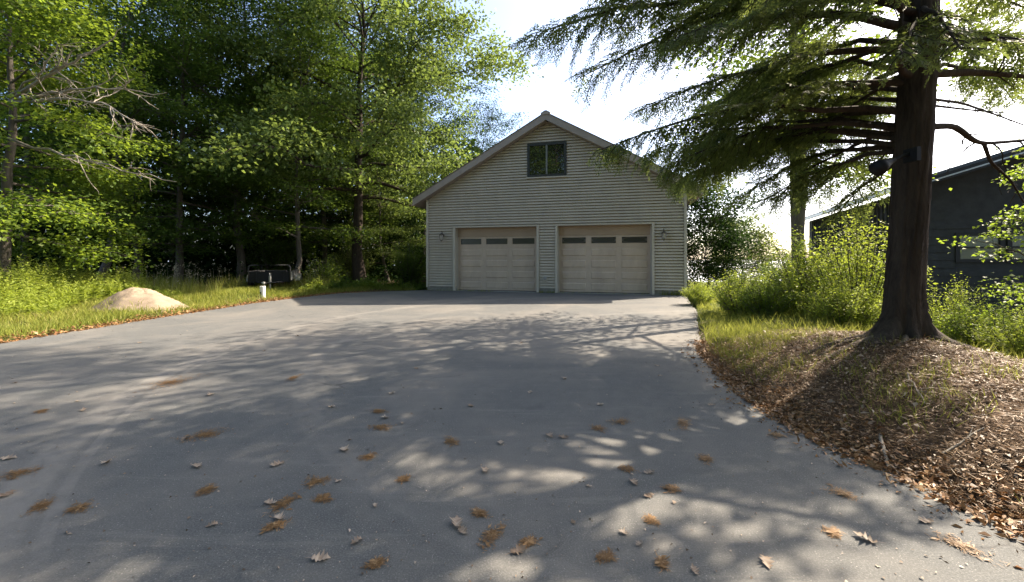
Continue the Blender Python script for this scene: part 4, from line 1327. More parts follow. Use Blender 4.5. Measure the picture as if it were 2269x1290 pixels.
# local frame: x along the front wall to the right, y back along the side wall
EH = 3.50 - hz0
FW, SD = 8.0, 10.5
sl = 0.33
pk = EH + sl * FW / 2
def hroof(x): return pk - abs(x - FW / 2) * sl
wx = [(1.15, 2.10), (2.25, 3.20)]
wz0_, wz1_ = 1.36 - hz0, 2.14 - hz0
f_ = B()
f_.box(0, FW, 0, 0.15, 0, wz0_)
f_.box(0, wx[0][0], 0, 0.15, wz0_, wz1_).box(wx[0][1], wx[1][0], 0, 0.15, wz0_, wz1_).box(wx[1][1], FW, 0, 0.15, wz0_, wz1_)
f_.box(0, FW, 0, 0.15, wz1_, EH)
f_.prism([(0, EH), (FW, EH), (FW / 2, pk)], 0, 0.15)
hf = f_.build('front_wall', M['darkwall'], hs)
for q in range(14):
    z0 = 0.02 + q * 0.235
    z1 = z0 + 0.225
    def bd_(a, b):
        B().add([(a, -0.022, z0), (b, -0.022, z0), (b, -0.006, z1), (a, -0.006, z1), (a, -0.001, z0), (b, -0.001, z0), (b, -0.001, z1), (a, -0.001, z1)], [(0, 1, 2, 3), (4, 5, 1, 0), (3, 2, 6, 7), (0, 3, 7, 4), (1, 5, 6, 2)]).build('clapboard', M['darkwall'], hf)
    if z1 < wz0_ - 0.05 or z0 > wz1_ + 0.05:
        if z1 < EH: bd_(0.1, FW - 0.1)
    else:
        bd_(0.1, wx[0][0] - 0.06); bd_(wx[1][1] + 0.06, FW - 0.1)
for a, b in wx:
    fr = B()
    t = 0.05
    fr.box(a - 0.05, b + 0.05, -0.04, 0.05, wz0_ - 0.05, wz0_ + t).box(a - 0.05, b + 0.05, -0.04, 0.05, wz1_ - t, wz1_ + 0.05)
    fr.box(a - 0.05, a + t, -0.04, 0.05, wz0_ + t, wz1_ - t).box(b - t, b + 0.05, -0.04, 0.05, wz0_ + t, wz1_ - t)
    mz = (wz0_ + wz1_) / 2
    fr.box(a + t, b - t, -0.035, 0.045, mz - 0.025, mz + 0.025)
    w_ = fr.build('window', M['darktrim'], hs)
    B().box(a + t, b - t, 0.01, 0.02, wz0_ + t, mz - 0.025).build('pane', M['palewin'], w_)
    B().box(a + t, b - t, 0.01, 0.02, mz + 0.025, wz1_ - t).build('pane', M['palewin'], w_)
sw = B().box(0.002, 0.15, 0.151, SD, 0, EH).build('side_wall', M['darkwall'], hs)
for q in range(31):
    y0 = 0.3 + q * 0.32
    B().box(-0.04, 0.001, y0, y0 + 0.05, 0.02, EH - 0.1).build('batten', M['darkwall'], sw)
B().box(FW - 0.15, FW, 0.151, SD, 0, EH).build('side_wall', M['darkwall'], hs)
B().prism([(0, 0), (FW, 0), (FW, EH), (FW / 2, pk), (0, EH)], SD + 0.001, SD + 0.15).build('back_wall', M['darkwall'], hs)
ro = B().prism([(-0.5, hroof(-0.5) + 0.26), (FW / 2, pk + 0.26), (FW / 2, pk + 0.20), (-0.5, hroof(-0.5) + 0.20)], -0.7, SD + 0.5).build('roof', M['metalroof'], hs)
B().prism([(FW / 2, pk + 0.26), (FW + 0.5, hroof(FW + 0.5) + 0.26), (FW + 0.5, hroof(FW + 0.5) + 0.20), (FW / 2, pk + 0.20)], -0.7, SD + 0.5).build('roof_slope', M['metalroof'], ro)
B().prism([(-0.5, hroof(-0.5) + 0.199), (FW / 2, pk + 0.199), (FW / 2, pk + 0.0), (-0.5, hroof(-0.5) - 0.0)], -0.68, -0.64).build('fascia_board', M['darktrim'], ro)
B().prism([(-0.5, hroof(-0.5) + 0.10), (FW / 2, pk + 0.10), (FW / 2, pk + 0.06), (-0.5, hroof(-0.5) + 0.06)], -0.70, -0.681).build('drip_edge', M['gutter'], ro)
B().prism([(-0.49, hroof(-0.5) + 0.02), (FW / 2, pk + 0.02), (FW / 2, pk + 0.001), (-0.49, hroof(-0.5) + 0.001)], -0.639, 0.0).build('soffit', M['darktrim'], ro)
for q in range(16):
    y0 = -0.5 + q * 0.7
    B().prism([(-0.5, hroof(-0.5) + 0.29), (FW / 2, pk + 0.29), (FW / 2, pk + 0.261), (-0.5, hroof(-0.5) + 0.261)], y0, y0 + 0.04).build('roof_seam', M['metalroof'], ro)
B().box(-0.60, -0.501, -0.6, SD + 0.4, hroof(-0.5) + 0.09, hroof(-0.5) + 0.2).build('gutter', M['gutter'], ro)

# ------------------------------------------------------------------ trailer, pipe, sand heap on the lawn
tp = on_ground(598, 649)
TR_ = thing('utility_trailer', 'small black utility trailer with tube rail parked in the grass', 'trailer', (tp[0], tp[1], tz(tp[0], tp[1])), math.radians(21))
# local: x across, y back from the front panel
w2 = 0.78; LN = 2.3; zb, zt = 0.36, 0.78
B().box(-w2, w2, 0, LN, zb, zb + 0.05).build('bed', M['black'], TR_)
fp = B().box(-w2, w2, -0.025, -0.001, zb - 0.02, zt).build('front_panel', M['black'], TR_)
for sx in (-0.5, 0.0, 0.5):
    B().box(sx * w2 * 1.3 - 0.02, sx * w2 * 1.3 + 0.02, -0.05, -0.026, zb, zt).build('stake', M['black'], fp)
for sx in (-1, 1):
    sp = B().box(*sorted((sx * w2, sx * (w2 - 0.025))), 0.0, LN, zb + 0.051, zt).build('side_panel', M['greysteel'] if sx > 0 else M['black'], TR_)  # sun side in lighter grey: sunlight put into the panel colour
    for yy in (0.5, 1.15, 1.8):
        B().box(*sorted((sx * w2 + sx * 0.001, sx * (w2 + 0.03))), yy, yy + 0.05, zb, zt).build('side_post', M['railsteel'], sp)
    B().box(*sorted((sx * w2 - 0.03, sx * w2 + sx * 0.04)), 0.0, LN, zt + 0.001, zt + 0.03).build('top_rail', M['railsteel'], TR_)
    # wheel and mudguard
    cx = sx * (w2 + 0.14)
    def wheel_part(r1, r2, wd, mat, name, par):
        n = 24
        V, Fq = [], []
        for ring, (rr, xx) in enumerate(((r2, -wd), (r1 * 0.93, -wd), (r1, -wd * 0.7), (r1, wd * 0.7), (r1 * 0.93, wd), (r2, wd))):
            for q in range(n):
                a = 2 * math.pi * q / n
                V.append((cx + xx, 1.25 + rr * math.cos(a), 0.29 + rr * math.sin(a)))
        for ring in range(6):
            for q in range(n):
                Fq.append((ring * n + q, ring * n + (q + 1) % n, ((ring + 1) % 6) * n + (q + 1) % n, ((ring + 1) % 6) * n + q))
        return B().add(V, Fq).build(name, mat, par)
    wh = wheel_part(0.20, 0.05, 0.06, M['white'], 'wheel', TR_)
    wheel_part(0.30, 0.202, 0.085, M['rubber'], 'tyre', wh)
    mg = []
    nA = 9
    V, Fq = [], []
    for q in range(nA):
        a = math.pi * (0.05 + 0.9 * q / (nA - 1))
        for xx in (-0.12, 0.12):
            for rr in (0.345, 0.36):
                V.append((cx + xx, 1.25 + rr * math.cos(a), 0.29 + rr * math.sin(a)))
    for q in range(nA - 1):
        o = q * 4
        Fq += [(o, o + 4, o + 6, o + 2), (o + 1, o + 3, o + 7, o + 5), (o, o + 1, o + 5, o + 4), (o + 2, o + 6, o + 7, o + 3)]
    B().add(V, Fq).build('mudguard', M['greysteel'], TR_)
B().tube([(-w2 + 0.02, -0.05, zb), (-w2 + 0.02, -0.05, zt + 0.18), (-w2 + 0.05, -0.05, zt + 0.24), (-w2 + 0.13, -0.05, zt + 0.27), (w2 - 0.13, -0.05, zt + 0.27), (w2 - 0.05, -0.05, zt + 0.24), (w2 - 0.02, -0.05, zt + 0.18), (w2 - 0.02, -0.05, zb)], [0.026] * 8, 8).build('front_rail', M['railsteel'], TR_, True)
B().tube([(w2 - 0.03, LN, zb), (w2 - 0.03, LN, zt + 0.2), (w2 - 0.1, LN, zt + 0.25), (-w2 + 0.1, LN, zt + 0.25), (-w2 + 0.03, LN, zt + 0.2), (-w2 + 0.03, LN, zb)], [0.02] * 6, 8).build('rear_rail', M['black'], TR_, True)
B().tube([(-0.5, 0, zb - 0.02), (0, -0.9, zb - 0.02), (0, -1.15, zb - 0.02)], [0.03] * 3, 6).tube([(0.5, 0, zb - 0.02), (0, -0.9, zb - 0.02)], [0.03] * 2, 6).build('tongue', M['black'], TR_)
jk = B().tube([(0.10, -0.55, 0.02), (0.10, -0.55, 0.72)], [0.032, 0.032], 10).tube([(0.10, -0.55, 0.30), (0.10, -0.55, 0.60)], [0.042, 0.042], 10).build('jack_post', M['greysteel'], TR_)
B().tube([(0.10, -0.55, 0.72), (0.10, -0.66, 0.73), (0.10, -0.68, 0.67)], [0.012] * 3, 6).lathe([(0.06, 0), (0.07, 0.01), (0.03, 0.03)], 10, (0.10, -0.55, 0.0)).build('crank', M['greysteel'], jk)
B().lathe([(0.05, 0), (0.07, 0.05), (0.055, 0.11)], 12, (-0.02, -1.17, zb - 0.06)).build('coupler', M['greysteel'], TR_)
B().box(-0.25, 0.55, 0.35, 0.75, zb + 0.051, zt + 0.04).box(-0.6, -0.4, 0.2, 1.9, zb + 0.051, zt + 0.02).build('load', M['rubber'], TR_)

pg = on_ground(582, 664)
pz = tz(pg[0], pg[1])
PS = 0.85
pipe = thing('vent_pipe', 'short white plastic pipe stub standing in grass before the trailer', 'pipe', (pg[0], pg[1], pz))
pipe.scale = (PS, PS, PS)
B().lathe([(0.10, -0.15), (0.10, 0.36), (0.098, 0.37), (0.085, 0.371), (0.084, 0.30)], 20).build('shaft', M['white'], pipe, False)
B().lathe([(0.1005, 0.40), (0.105, 0.40), (0.106, 0.49), (0.10, 0.505), (0.02, 0.51)], 20, (0, 0, -0.04)).build('cap', M['white'], pipe)
B().box(-0.05, 0.0, -0.104, -0.09, 0.16, 0.24).box(-0.03, 0.02, -0.104, -0.09, 0.12, 0.155).build('dark_mark', M['rubber'], pipe)

hp = np.array([-10.25, 11.3])
rng = np.random.default_rng(81)
nr, na = 26, 64
V = [(0, 0, 0.565 + tz(*hp) * 1.0)]
pa = rng.uniform(0, 6.28, 8)
for r_ in range(1, nr + 1):
    for q in range(na):
        a = 2 * math.pi * q / na
        R = 1.12 * (1 + 0.10 * math.sin(2 * a + pa[0]) + 0.06 * math.sin(3 * a + pa[1]) + 0.03 * math.sin(7 * a + pa[2]))
        t = r_ / nr
        x, y = R * t * math.cos(a) * 1.12, R * t * math.sin(a)
        h = 0.57 * math.cos(math.pi / 2 * t ** 1.15) ** 1.4 if t < 1 else 0.0
        h += 0.018 * math.sin(9 * x + pa[3]) * math.sin(8 * y + pa[4]) * (1 - t) + 0.03 * math.sin(3 * x + 2 * y + pa[5]) * (1 - t)
        h += rng.normal(0, 0.010) * (1 - 0.6 * t) + 0.02 * math.sin(5.3 * x - 4.1 * y + pa[6]) * (1 - t) + 0.012 * math.sin(13 * x + 3 * y) * math.sin(11 * y + pa[7]) * (1 - t)
        zz = tz(hp[0] + x, hp[1] + y)
        V.append((x, y, zz + h - (0.06 if r_ == nr else 0)))
Fh = [(0, 1 + q, 1 + (q + 1) % na) for q in range(na)]
for r_ in range(nr - 1):
    for q in range(na):
        a0 = 1 + r_ * na
        Fh.append((a0 + q, a0 + na + q, a0 + na + (q + 1) % na, a0 + (q + 1) % na))
sh_ = link('sand_heap', py_mesh('sand_heap', V, Fh, True), M['sand'], loc=(hp[0], hp[1], 0))
tag(sh_, 'low rounded heap of pale sand on the lawn by the drive', 'sand heap')

# ------------------------------------------------------------------ grass and weeds
def on_heap(x, y, k=1.0): return ((x - hp[0]) / (1.35 * k)) ** 2 + ((y - hp[1]) / (1.2 * k)) ** 2 < 1
def blades(name, X, Y, h0, h1, mat, rng, w=0.010, lean=0.35, tone=0.5, label=None, cat=None):
    n = len(X)
    Z = terrain(X, Y) - 0.01
    D = np.stack([rng.normal(0, lean, n), rng.normal(0, lean, n), np.ones(n)], 1)
    N = rng.normal(0, 1, (n, 3)); N[:, 2] *= 0.2
    L = rng.uniform(h0, h1, n)
    W = w * rng.uniform(0.6, 1.5, n) * (0.6 + L)
    A = np.clip(rng.normal(tone, 0.22, n) + 0.12 * np.sin(X * 1.3) * np.sin(Y * 1.1 + 1), 0, 1)
    lv = Leaves(); lv.add(np.stack([X, Y, Z], 1), D, unit(N), L, W, A)
    o = link(name, lv.mesh(name, 0.0, 0.3), mat)
    tag(o, label, cat, kind='stuff')
    return o
rng = np.random.default_rng(91)
n = 110000
Y = rng.uniform(4.5, 19.6, n)
X = xL(Y) - 0.12 - rng.uniform(0, 1, n) ** 1.25 * 11
ok = ~on_heap(X, Y, 0.9) & (rng.uniform(0, 1, n) < 0.45 + 0.55 * (np.sin(X * 2.1 + 1) * np.sin(Y * 1.7) > -0.4)) & (rng.uniform(0, 1, n) < 0.25 + 0.75 * smooth(0.0, 0.9, xL(Y) - X))
X, Y = X[ok], Y[ok]
blades('lawn_grass', X, Y, 0.06, 0.26, M['grass'], rng, 0.016, 0.5, 0.45, 'rough yellow-green grass on the lawn left of the drive', 'grass')
n = 15000
Y = rng.uniform(13.5, 19.2, n)
X = -8.6 - rng.uniform(0, 1, n) * 13 + (Y - 16) * 0.4
ok = (np.sin(X * 1.9) * np.sin(Y * 1.3 + 2) > -0.25) & (X < xL(Y) - 0.7) & ~((X > -12.2 * Y / 17) & (Y < 17.6))
X, Y = X[ok], Y[ok]
blades('tall_grass', X, Y, 0.25, 0.75, M['grass'], rng, 0.012, 0.25, 0.5, 'tall uncut grass along the edge of the wood', 'grass')
# seed heads on thin stalks
n = 420
Y = rng.uniform(14.5, 18.8, n)
X = -9.0 - rng.uniform(0, 1, n) * 9 + (Y - 16) * 0.4
ok = (np.sin(X * 1.3 + 0.4) > -0.1) & (X < xL(Y) - 0.8) & ~((X > -12.0 * Y / 17) & (Y < 17.8))
X, Y = X[ok], Y[ok]; n = len(X)
lv = Leaves()
Z = terrain(X, Y)
Hs = rng.uniform(0.6, 1.25, n)
D = np.stack([rng.normal(0, 0.12, n), rng.normal(0, 0.12, n), np.ones(n)], 1)
lv.add(np.stack([X, Y, Z], 1), D, unit(rng.normal(0, 1, (n, 3))), Hs, np.full(n, 0.010), np.full(n, 0.0))
tip = np.stack([X, Y, Z], 1) + unit(D) * Hs[:, None]
for q in range(5):
    lv.add(tip + rng.normal(0, 0.03, (n, 3)), rng.normal(0, 1, (n, 3)), unit(rng.normal(0, 1, (n, 3))), rng.uniform(0.03, 0.06, n), rng.uniform(0.02, 0.04, n), rng.uniform(0.2, 1, n))
o = link('seed_stalks', lv.mesh('seed_stalks'), M['seed'])
tag(o, 'pale seed heads on thin stalks against the dark wood', 'seed heads', kind='stuff')
n = 500
a_ = rng.uniform(3.3, 6.6, n); r_ = rng.uniform(0.55, 1.1, n)
X = hp[0] + np.cos(a_) * r_ * 1.3; Y = hp[1] + np.sin(a_) * r_ * 1.2
hh_ = 0.60 * (1 - smooth(0.08, 1.0, r_ * 1.0)) ** 0.9
lv = Leaves()
lv.add(np.stack([X, Y, terrain(X, Y) + hh_ * 0.9 - 0.03], 1), np.stack([rng.normal(0, .4, n), rng.normal(0, .4, n), np.ones(n)], 1), unit(rng.normal(0, 1, (n, 3))), rng.uniform(0.06, 0.2, n), np.full(n, 0.012), rng.uniform(0.2, 0.9, n))
o = link('heap_tufts', lv.mesh('heap_tufts', 0, 0.3), M['grass'])
tag(o, 'sparse grass sprouting on the face of the sand heap', 'grass', kind='stuff')
# tall goldenrod patch
n = 3400
Y = rng.uniform(6.6, 14.0, n)
X = -11.2 - rng.uniform(0, 1, n) ** 0.9 * 5.5
ok = (X < -10.9 - 0.35 * np.sin(Y * 1.8)) & ~on_heap(X, Y, 1.15) & (X < xL(Y) - 1.1)
X, Y = X[ok], Y[ok]; n = len(X)
Z = terrain(X, Y)
Hs = (0.40 + 0.95 * smooth(-11.2, -13.4, X)) * rng.uniform(0.6, 1.12, n) * (0.85 + 0.15 * np.sin(X * 3 + Y * 2))
st = Leaves(); lv = Leaves()
D = np.stack([rng.normal(0, 0.10, n), rng.normal(0, 0.10, n), np.ones(n)], 1)
Dn = unit(D)
Pb = np.stack([X, Y, Z], 1)
st.add(Pb, D, unit(rng.normal(0, 1, (n, 3))), Hs, np.full(n, 0.012), np.full(n, 0.2))
for q in range(26):
    u = 0.18 + 0.82 * (q + rng.uniform(0, 1, n)) / 26
    a = rng.uniform(0, 6.283, n)
    P = Pb + Dn * (Hs * u)[:, None]
    dd = np.stack([np.cos(a), np.sin(a), rng.normal(0.35, 0.25, n)], 1)
    L = (0.07 + 0.09 * (1 - u)) * rng.uniform(0.7, 1.3, n)
    lv.add(P, dd, unit(np.array([0, 0, 1.0]) + rng.normal(0, 0.35, (n, 3))), L, L * 0.30, np.clip(rng.normal(0.35, 0.15, n) + 0.3 * u, 0, 1))
o = link('tall_weeds', lv.mesh('tall_weeds'), M['weed'])
tag(o, 'dense patch of tall bright yellow-green weeds left of the sand heap', 'weeds', kind='stuff')
so = link('stems', st.mesh('weed_stems', 0, 0.3), M['grass'], o)
tag(so, kind='stuff')

# grass on the right verge
n = 26000
Y = rng.uniform(5.4, 15.4, n)
X = xR(Y) + 0.10 + rng.uniform(0, 1, n) ** 1.1 * 4.6
ok = (Y > 6.2 + 0.25 * (X - 2.5) * (X < 4.5) + 0.6 * rng.normal(0, 1, n)) & (rng.uniform(0, 1, n) < 0.35 + 0.65 * (np.sin(X * 2.7) * np.sin(Y * 2.2) > -0.3))
X, Y = X[ok], Y[ok]
blades('verge_grass', X, Y, 0.05, 0.27, M['grass'], rng, 0.010, 0.55, 0.36, 'long grass on the verge between drive and yellow shrubs', 'grass')
n = 5000
X = rng.uniform(5.0, 9.5, n); Y = rng.uniform(3.2, 7.5, n)
ok = X > 5.05 + 0.25 * np.abs(Y - 4.6)
X, Y = X[ok], Y[ok]
blades('slope_grass', X, Y, 0.06, 0.24, M['grass'], rng, 0.010, 0.5, 0.3, 'bright grass on the slope behind the dark root', 'grass')
# thin tufts on the leaf covered bank
cs = np.concatenate([rng.uniform([2.8, 1.8], [5.0, 6.2], (34, 2)), rng.uniform([2.9, 5.4], [4.4, 7.6], (46, 2))])
pick = rng.integers(0, 80, 9000)
XY = cs[pick] + rng.normal(0, 0.13, (9000, 2))
ok = XY[:, 0] > xR(XY[:, 1]) + 0.15
blades('bank_tufts', XY[ok, 0], XY[ok, 1], 0.04, 0.16, M['grass'], rng, 0.006, 0.5, 0.25, 'thin grass tufts among dead leaves on the bank', 'grass')
# grass at the foot of the garage and weeds between the doors
n = 700
s_ = np.concatenate([rng.uniform(D1[1], D2[0], 160), rng.uniform(D2[1] + 0.3, GW, 240), rng.uniform(0, 3.2, 200), rng.uniform(D2[0], D2[1], 100)])
d_ = -np.abs(rng.normal(0.03, 0.035, n)) - 0.02
Xg = GL[0] + s_ * GD[0] - d_ * GD[1]; Yg = GL[1] + s_ * GD[1] + d_ * GD[0]
lv = Leaves()
Lg = rng.uniform(0.03, 0.13, n) * np.where(s_ > D2[1], 1.9, 1.0)
lv.add(np.stack([Xg, Yg, np.full(n, -0.005)], 1), np.stack([rng.normal(0, 0.4, n), rng.normal(-0.1, 0.3, n), np.ones(n)], 1), unit(rng.normal(0, 1, (n, 3))), Lg, np.full(n, 0.012), rng.uniform(0, 1, n))
o = link('wall_weeds', lv.mesh('wall_weeds', 0, 0.3), M['grass'])
tag(o, 'small weeds growing in the crack along the garage front', 'weeds', kind='stuff')

# ------------------------------------------------------------------ leaf litter
def litter(name, X, Y, mat, rng, smin, smax, label, lift=0.0, flat=0.55):
    n = len(X)
    Z = terrain(X, Y)
    Z = np.where(Z < -0.1, 0.004 + rng.uniform(0, 0.006, n), Z + 0.012 + rng.uniform(0, 1, n) ** 2 * 0.035 + lift)
    D = rng.normal(0, 1, (n, 3)) * [1, 1, 0.3]
    N = unit(np.array([0, 0, 1.0]) + rng.normal(0, flat, (n, 3)))
    L = rng.uniform(smin, smax, n)
    lv = Leaves(); lv.add(np.stack([X, Y, Z], 1), D, N, L, L * rng.uniform(0.18, 0.6, n), np.clip(rng.normal(0.45, 0.26, n), 0, 1))
    o = link(name, lv.mesh(name, 0.35), mat)
    tag(o, label, 'dead leaves', kind='stuff')
n = 130000
Y = 0.8 + rng.uniform(0, 1, n) ** 1.35 * 8.2
X = xR(Y) - 0.02 + rng.uniform(0, 1, n) ** 0.9 * 3.0 - (rng.uniform(0, 1, n) < 0.012) * np.abs(rng.normal(0, 0.22, n)) * 3.0 * rng.uniform(0, 1, n)
ok = (X < 5.6) & (rng.uniform(0, 1, n) < np.where(Y > 6.3, 0.12 + 0.88 * (X < xR(Y) + 0.45), 1.0)) & (np.hypot(X - HX, Y - HY_) > 0.28)
patch = np.sin(X * 3.1 + 1.3 * np.sin(Y * 2.3)) * np.sin(Y * 2.7 + 1.1 * np.sin(X * 1.9)) + 0.4 * np.sin(X * 7.3 + Y * 5.1)
ok &= rng.uniform(0, 1, n) < np.clip(0.62 + 0.55 * patch, 0.18, 1.0)
litter('leaf_litter', X[ok], Y[ok], M['litter'], rng, 0.006, 0.034, 'brown dead leaf litter covering the bank under the big hemlock')
n = 8000
Y = 0.8 + rng.uniform(0, 1, n) ** 1.3 * 6.2
X = xR(Y) - 0.10 + np.abs(rng.normal(0, 0.24, n)) - 0.25 * (rng.uniform(0, 1, n) < 0.12) * rng.uniform(0, 1, n)
litter('edge_litter', X, Y, M['litter_orange'], rng, 0.015, 0.06, 'orange needles and leaf bits along the right edge of the drive')
n = 5200
Y = rng.uniform(3.0, 17.5, n)
X = xL(Y) + 0.10 - np.abs(rng.normal(0, 0.28, n))
litter('lawn_edge_litter', X, Y, M['litter_orange'], rng, 0.03, 0.10, 'orange dead leaves along the left edge of the drive')
# some whole leaves on top
n = 1500
Y = 0.8 + rng.uniform(0, 1, n) ** 1.25 * 6
X = xR(Y) + 0.02 + rng.uniform(0, 1, n) ** 1.2 * 2.4
ok = np.hypot(X - HX, Y - HY_) > 0.35
litter('bank_leaves', X[ok], Y[ok], M['oakdead'], rng, 0.03, 0.075, 'larger pale dead leaves lying on top of the bank litter', 0.006, 0.3)
# dry needles lying among the leaves
n = 26000
Y = 0.8 + rng.uniform(0, 1, n) ** 1.3 * 6
X = xR(Y) + rng.uniform(-0.02, 1, n) * 2.4
lv = Leaves()
Z = terrain(X, Y) + rng.uniform(0.01, 0.05, n)
L = rng.uniform(0.03, 0.11, n)
lv.add(np.stack([X, Y, Z], 1), rng.normal(0, 1, (n, 3)) * [1, 1, 0.15], unit(rng.normal(0, 0.3, (n, 3)) + [0, 0, 1]), L, np.full(n, 0.004), rng.uniform(0, 1, n))
o = link('needle_litter', lv.mesh('needle_litter', 0, 0.5), M['dryneedle'])
tag(o, 'dry needles and fine twigs strewn over the bank', 'needles', kind='stuff')

def stick(p, q, r, seed, label):
    rng = np.random.default_rng(seed)
    a = np.array(p); b = np.array(q)
    t = np.linspace(0, 1, 9)[:, None]
    P = a + (b - a) * t + rng.normal(0, 0.004, (9, 3)) * [1, 1, 0]
    P[:, 2] = terrain(P[:, 0], P[:, 1]) + r + 0.018
    tb = Tubes()
    tb.add(P - P[0], np.linspace(r, r * 0.5, 9), 7)
    Q = curve(P[5] - P[0], unit(P[6] - P[5]) + np.array([0.5, 0.3, 0.12]), 0.12, 4, rng, 0, 0.1)
    tb.add(Q, np.linspace(r * 0.5, 0.002, 4), 5)
    o = link('fallen_stick', tb.mesh('fallen_stick'), M['deadwood'], loc=tuple(P[0]))
    tag(o, label, 'stick', 'sticks lying on the bank')
def bp(px, py, z=0.12): return on_ground(px, py, z)
stick(bp(1952, 955), bp(1970, 1000), 0.012, 1, 'thick short pale stick lying on the leafy bank')
stick(bp(1962, 985), bp(2010, 1020), 0.007, 2, 'thin stick crossing below the thick short stick')
stick(bp(2008, 885), bp(2050, 935), 0.008, 3, 'curved stick on the bank under the hemlock')
stick(bp(1940, 1015), bp(2070, 1058), 0.006, 4, 'long thin twig along the bottom of the bank')
stick(bp(1965, 1005), bp(1998, 1030), 0.006, 5, 'short thin twig beside the long thin twig')
stick(bp(2090, 1000), bp(2180, 985), 0.008, 6, 'pale stick lying high on the leafy bank')

# ------------------------------------------------------------------ fallen oak leaves and needle clumps on the drive
def oak_leaf_mesh(seed, size=1.0, curl=0.25):
    "lobed, curled oak leaf, unit length"
    rng = np.random.default_rng(seed)
    out = [(0.0, 0.03)]
    prof = [(0.10, 0.06), (0.20, 0.20), (0.27, 0.08), (0.38, 0.33), (0.45, 0.12), (0.58, 0.38), (0.66, 0.13), (0.78, 0.25), (0.84, 0.10), (1.0, 0.02)]
    L_ = [(x, w * rng.uniform(0.85, 1.15)) for x, w in prof]
    R_ = [(x + rng.normal(0, 0.015), w * rng.uniform(0.85, 1.15)) for x, w in prof]
    V, Fq, A = [], [], []
    c1, c2 = rng.uniform(0.4, 1.2) * curl, rng.uniform(-0.3, 0.9) * curl
    def z(x, y): return c1 * 1.6 * y * y * 2 + c2 * (x - 0.5) ** 2 * 1.6 + 0.05 * math.sin(9 * x + 5 * y + seed)
    for (x, w), (x2, w2) in zip(L_, R_):
        V += [(x - 0.5, 0, z(x, 0)), (x - 0.5, w, z(x, w)), (x2 - 0.5, -w2, z(x2, w2))]
    for i in range(len(prof) - 1):
        o = i * 3
        Fq += [(o, o + 3, o + 4, o + 1), (o, o + 2, o + 5, o + 3)]
    n0 = len(V)
    V += [(-0.72, 0.0, 0.03 + z(0, 0)), (-0.72, 0.015, 0.03 + z(0, 0)), (-0.40, 0.012, z(0.1, 0)), (-0.40, -0.012, z(0.1, 0))]
    Fq += [(n0, n0 + 3, n0 + 2, n0 + 1)]
    zmin = min(v[2] for v in V)
    V = [(a, b, c - zmin) for a, b, c in V]
    me = np_mesh('fallen_leaf', np.array(V), np.array(Fq), attr=np.clip(rng.normal(0.62, 0.10) + np.random.default_rng(seed + 9).normal(0, 0.12, len(V)), 0, 1))
    me.materials.append(M['oakdead'])
    return me
leaf_meshes = [oak_leaf_mesh(200 + q, 1.0, 0.18 + 0.09 * q) for q in range(6)]
leaf_px = [(922, 817, 1), (1174, 870, 1), (869, 873, 1), (1251, 840, 1.2), (1456, 811, 1), (1463, 834, 0.8), (1043, 900, 1), (1330, 897, 1), (854, 927, 1), (891, 939, 0.6), (1577, 898, 1),
           (1218, 966, 1.1), (1248, 970, 1.1), (1109, 982, 1), (764, 999, 1.2), (1075, 1045, 1), (1439, 1048, 1), (1404, 1070, 1), (1438, 1100, 0.9), (750, 1067, 0.6), (831, 1122, 0.5),
           (1012, 1162, 1.25), (1026, 1178, 1.0), (791, 1201, 0.8), (1148, 1222, 1.1), (709, 1239, 1.1), (1383, 1183, 0.7), (1417, 1207, 0.6), (1540, 1266, 0.7), (1156, 760, 1.1), (1270, 1158, 0.5),
           (17, 1017, 1.2), (236, 1027, 1), (437, 1035, 1.1), (615, 1030, 1.2), (410, 974, 1), (14, 1098, 1.2), (600, 1115, 1), (620, 1150, 0.9), (466, 876, 1.1), (184, 910, 1), (470, 1165, 0.7),
           (33, 849, 0.8), (172, 890, 0.7), (735, 903, 0.9), (1919, 1197, 1.2), (2053, 1157, 1), (1698, 1247, 1.1), (1720, 912, 1), (1305, 1078, 0.5), (660, 745, 1), (585, 778, 0.8), (310, 760, 0.9)]
rl = random.Random(17)
clump_px = [(844, 948, 60), (839, 912, 45), (1000, 979, 62), (894, 1063, 35), (1063, 1139, 45), (1091, 1187, 82), (1171, 1203, 50), (1345, 1235, 52), (1466, 1250, 36), (1443, 1154, 36), (1489, 1084, 52),
            (1564, 1018, 55), (1514, 938, 76), (1375, 935, 52), (1325, 950, 40), (834, 1250, 46), (715, 1106, 42), (816, 1013, 42), (454, 964, 108), (40, 1050, 90), (92, 1122, 70), (175, 1127, 60),
            (459, 1086, 50), (629, 1117, 82), (607, 1167, 55), (700, 1068, 60), (378, 848, 130), (650, 838, 52), (92, 912, 32), (1846, 1182, 56), (1866, 1094, 60), (2128, 1210, 110), (1390, 1040, 50), (1720, 965, 40)]
LB_POS = ['at the lawn end of the drive', 'on the open middle of the drive', 'on the bank side of the drive']
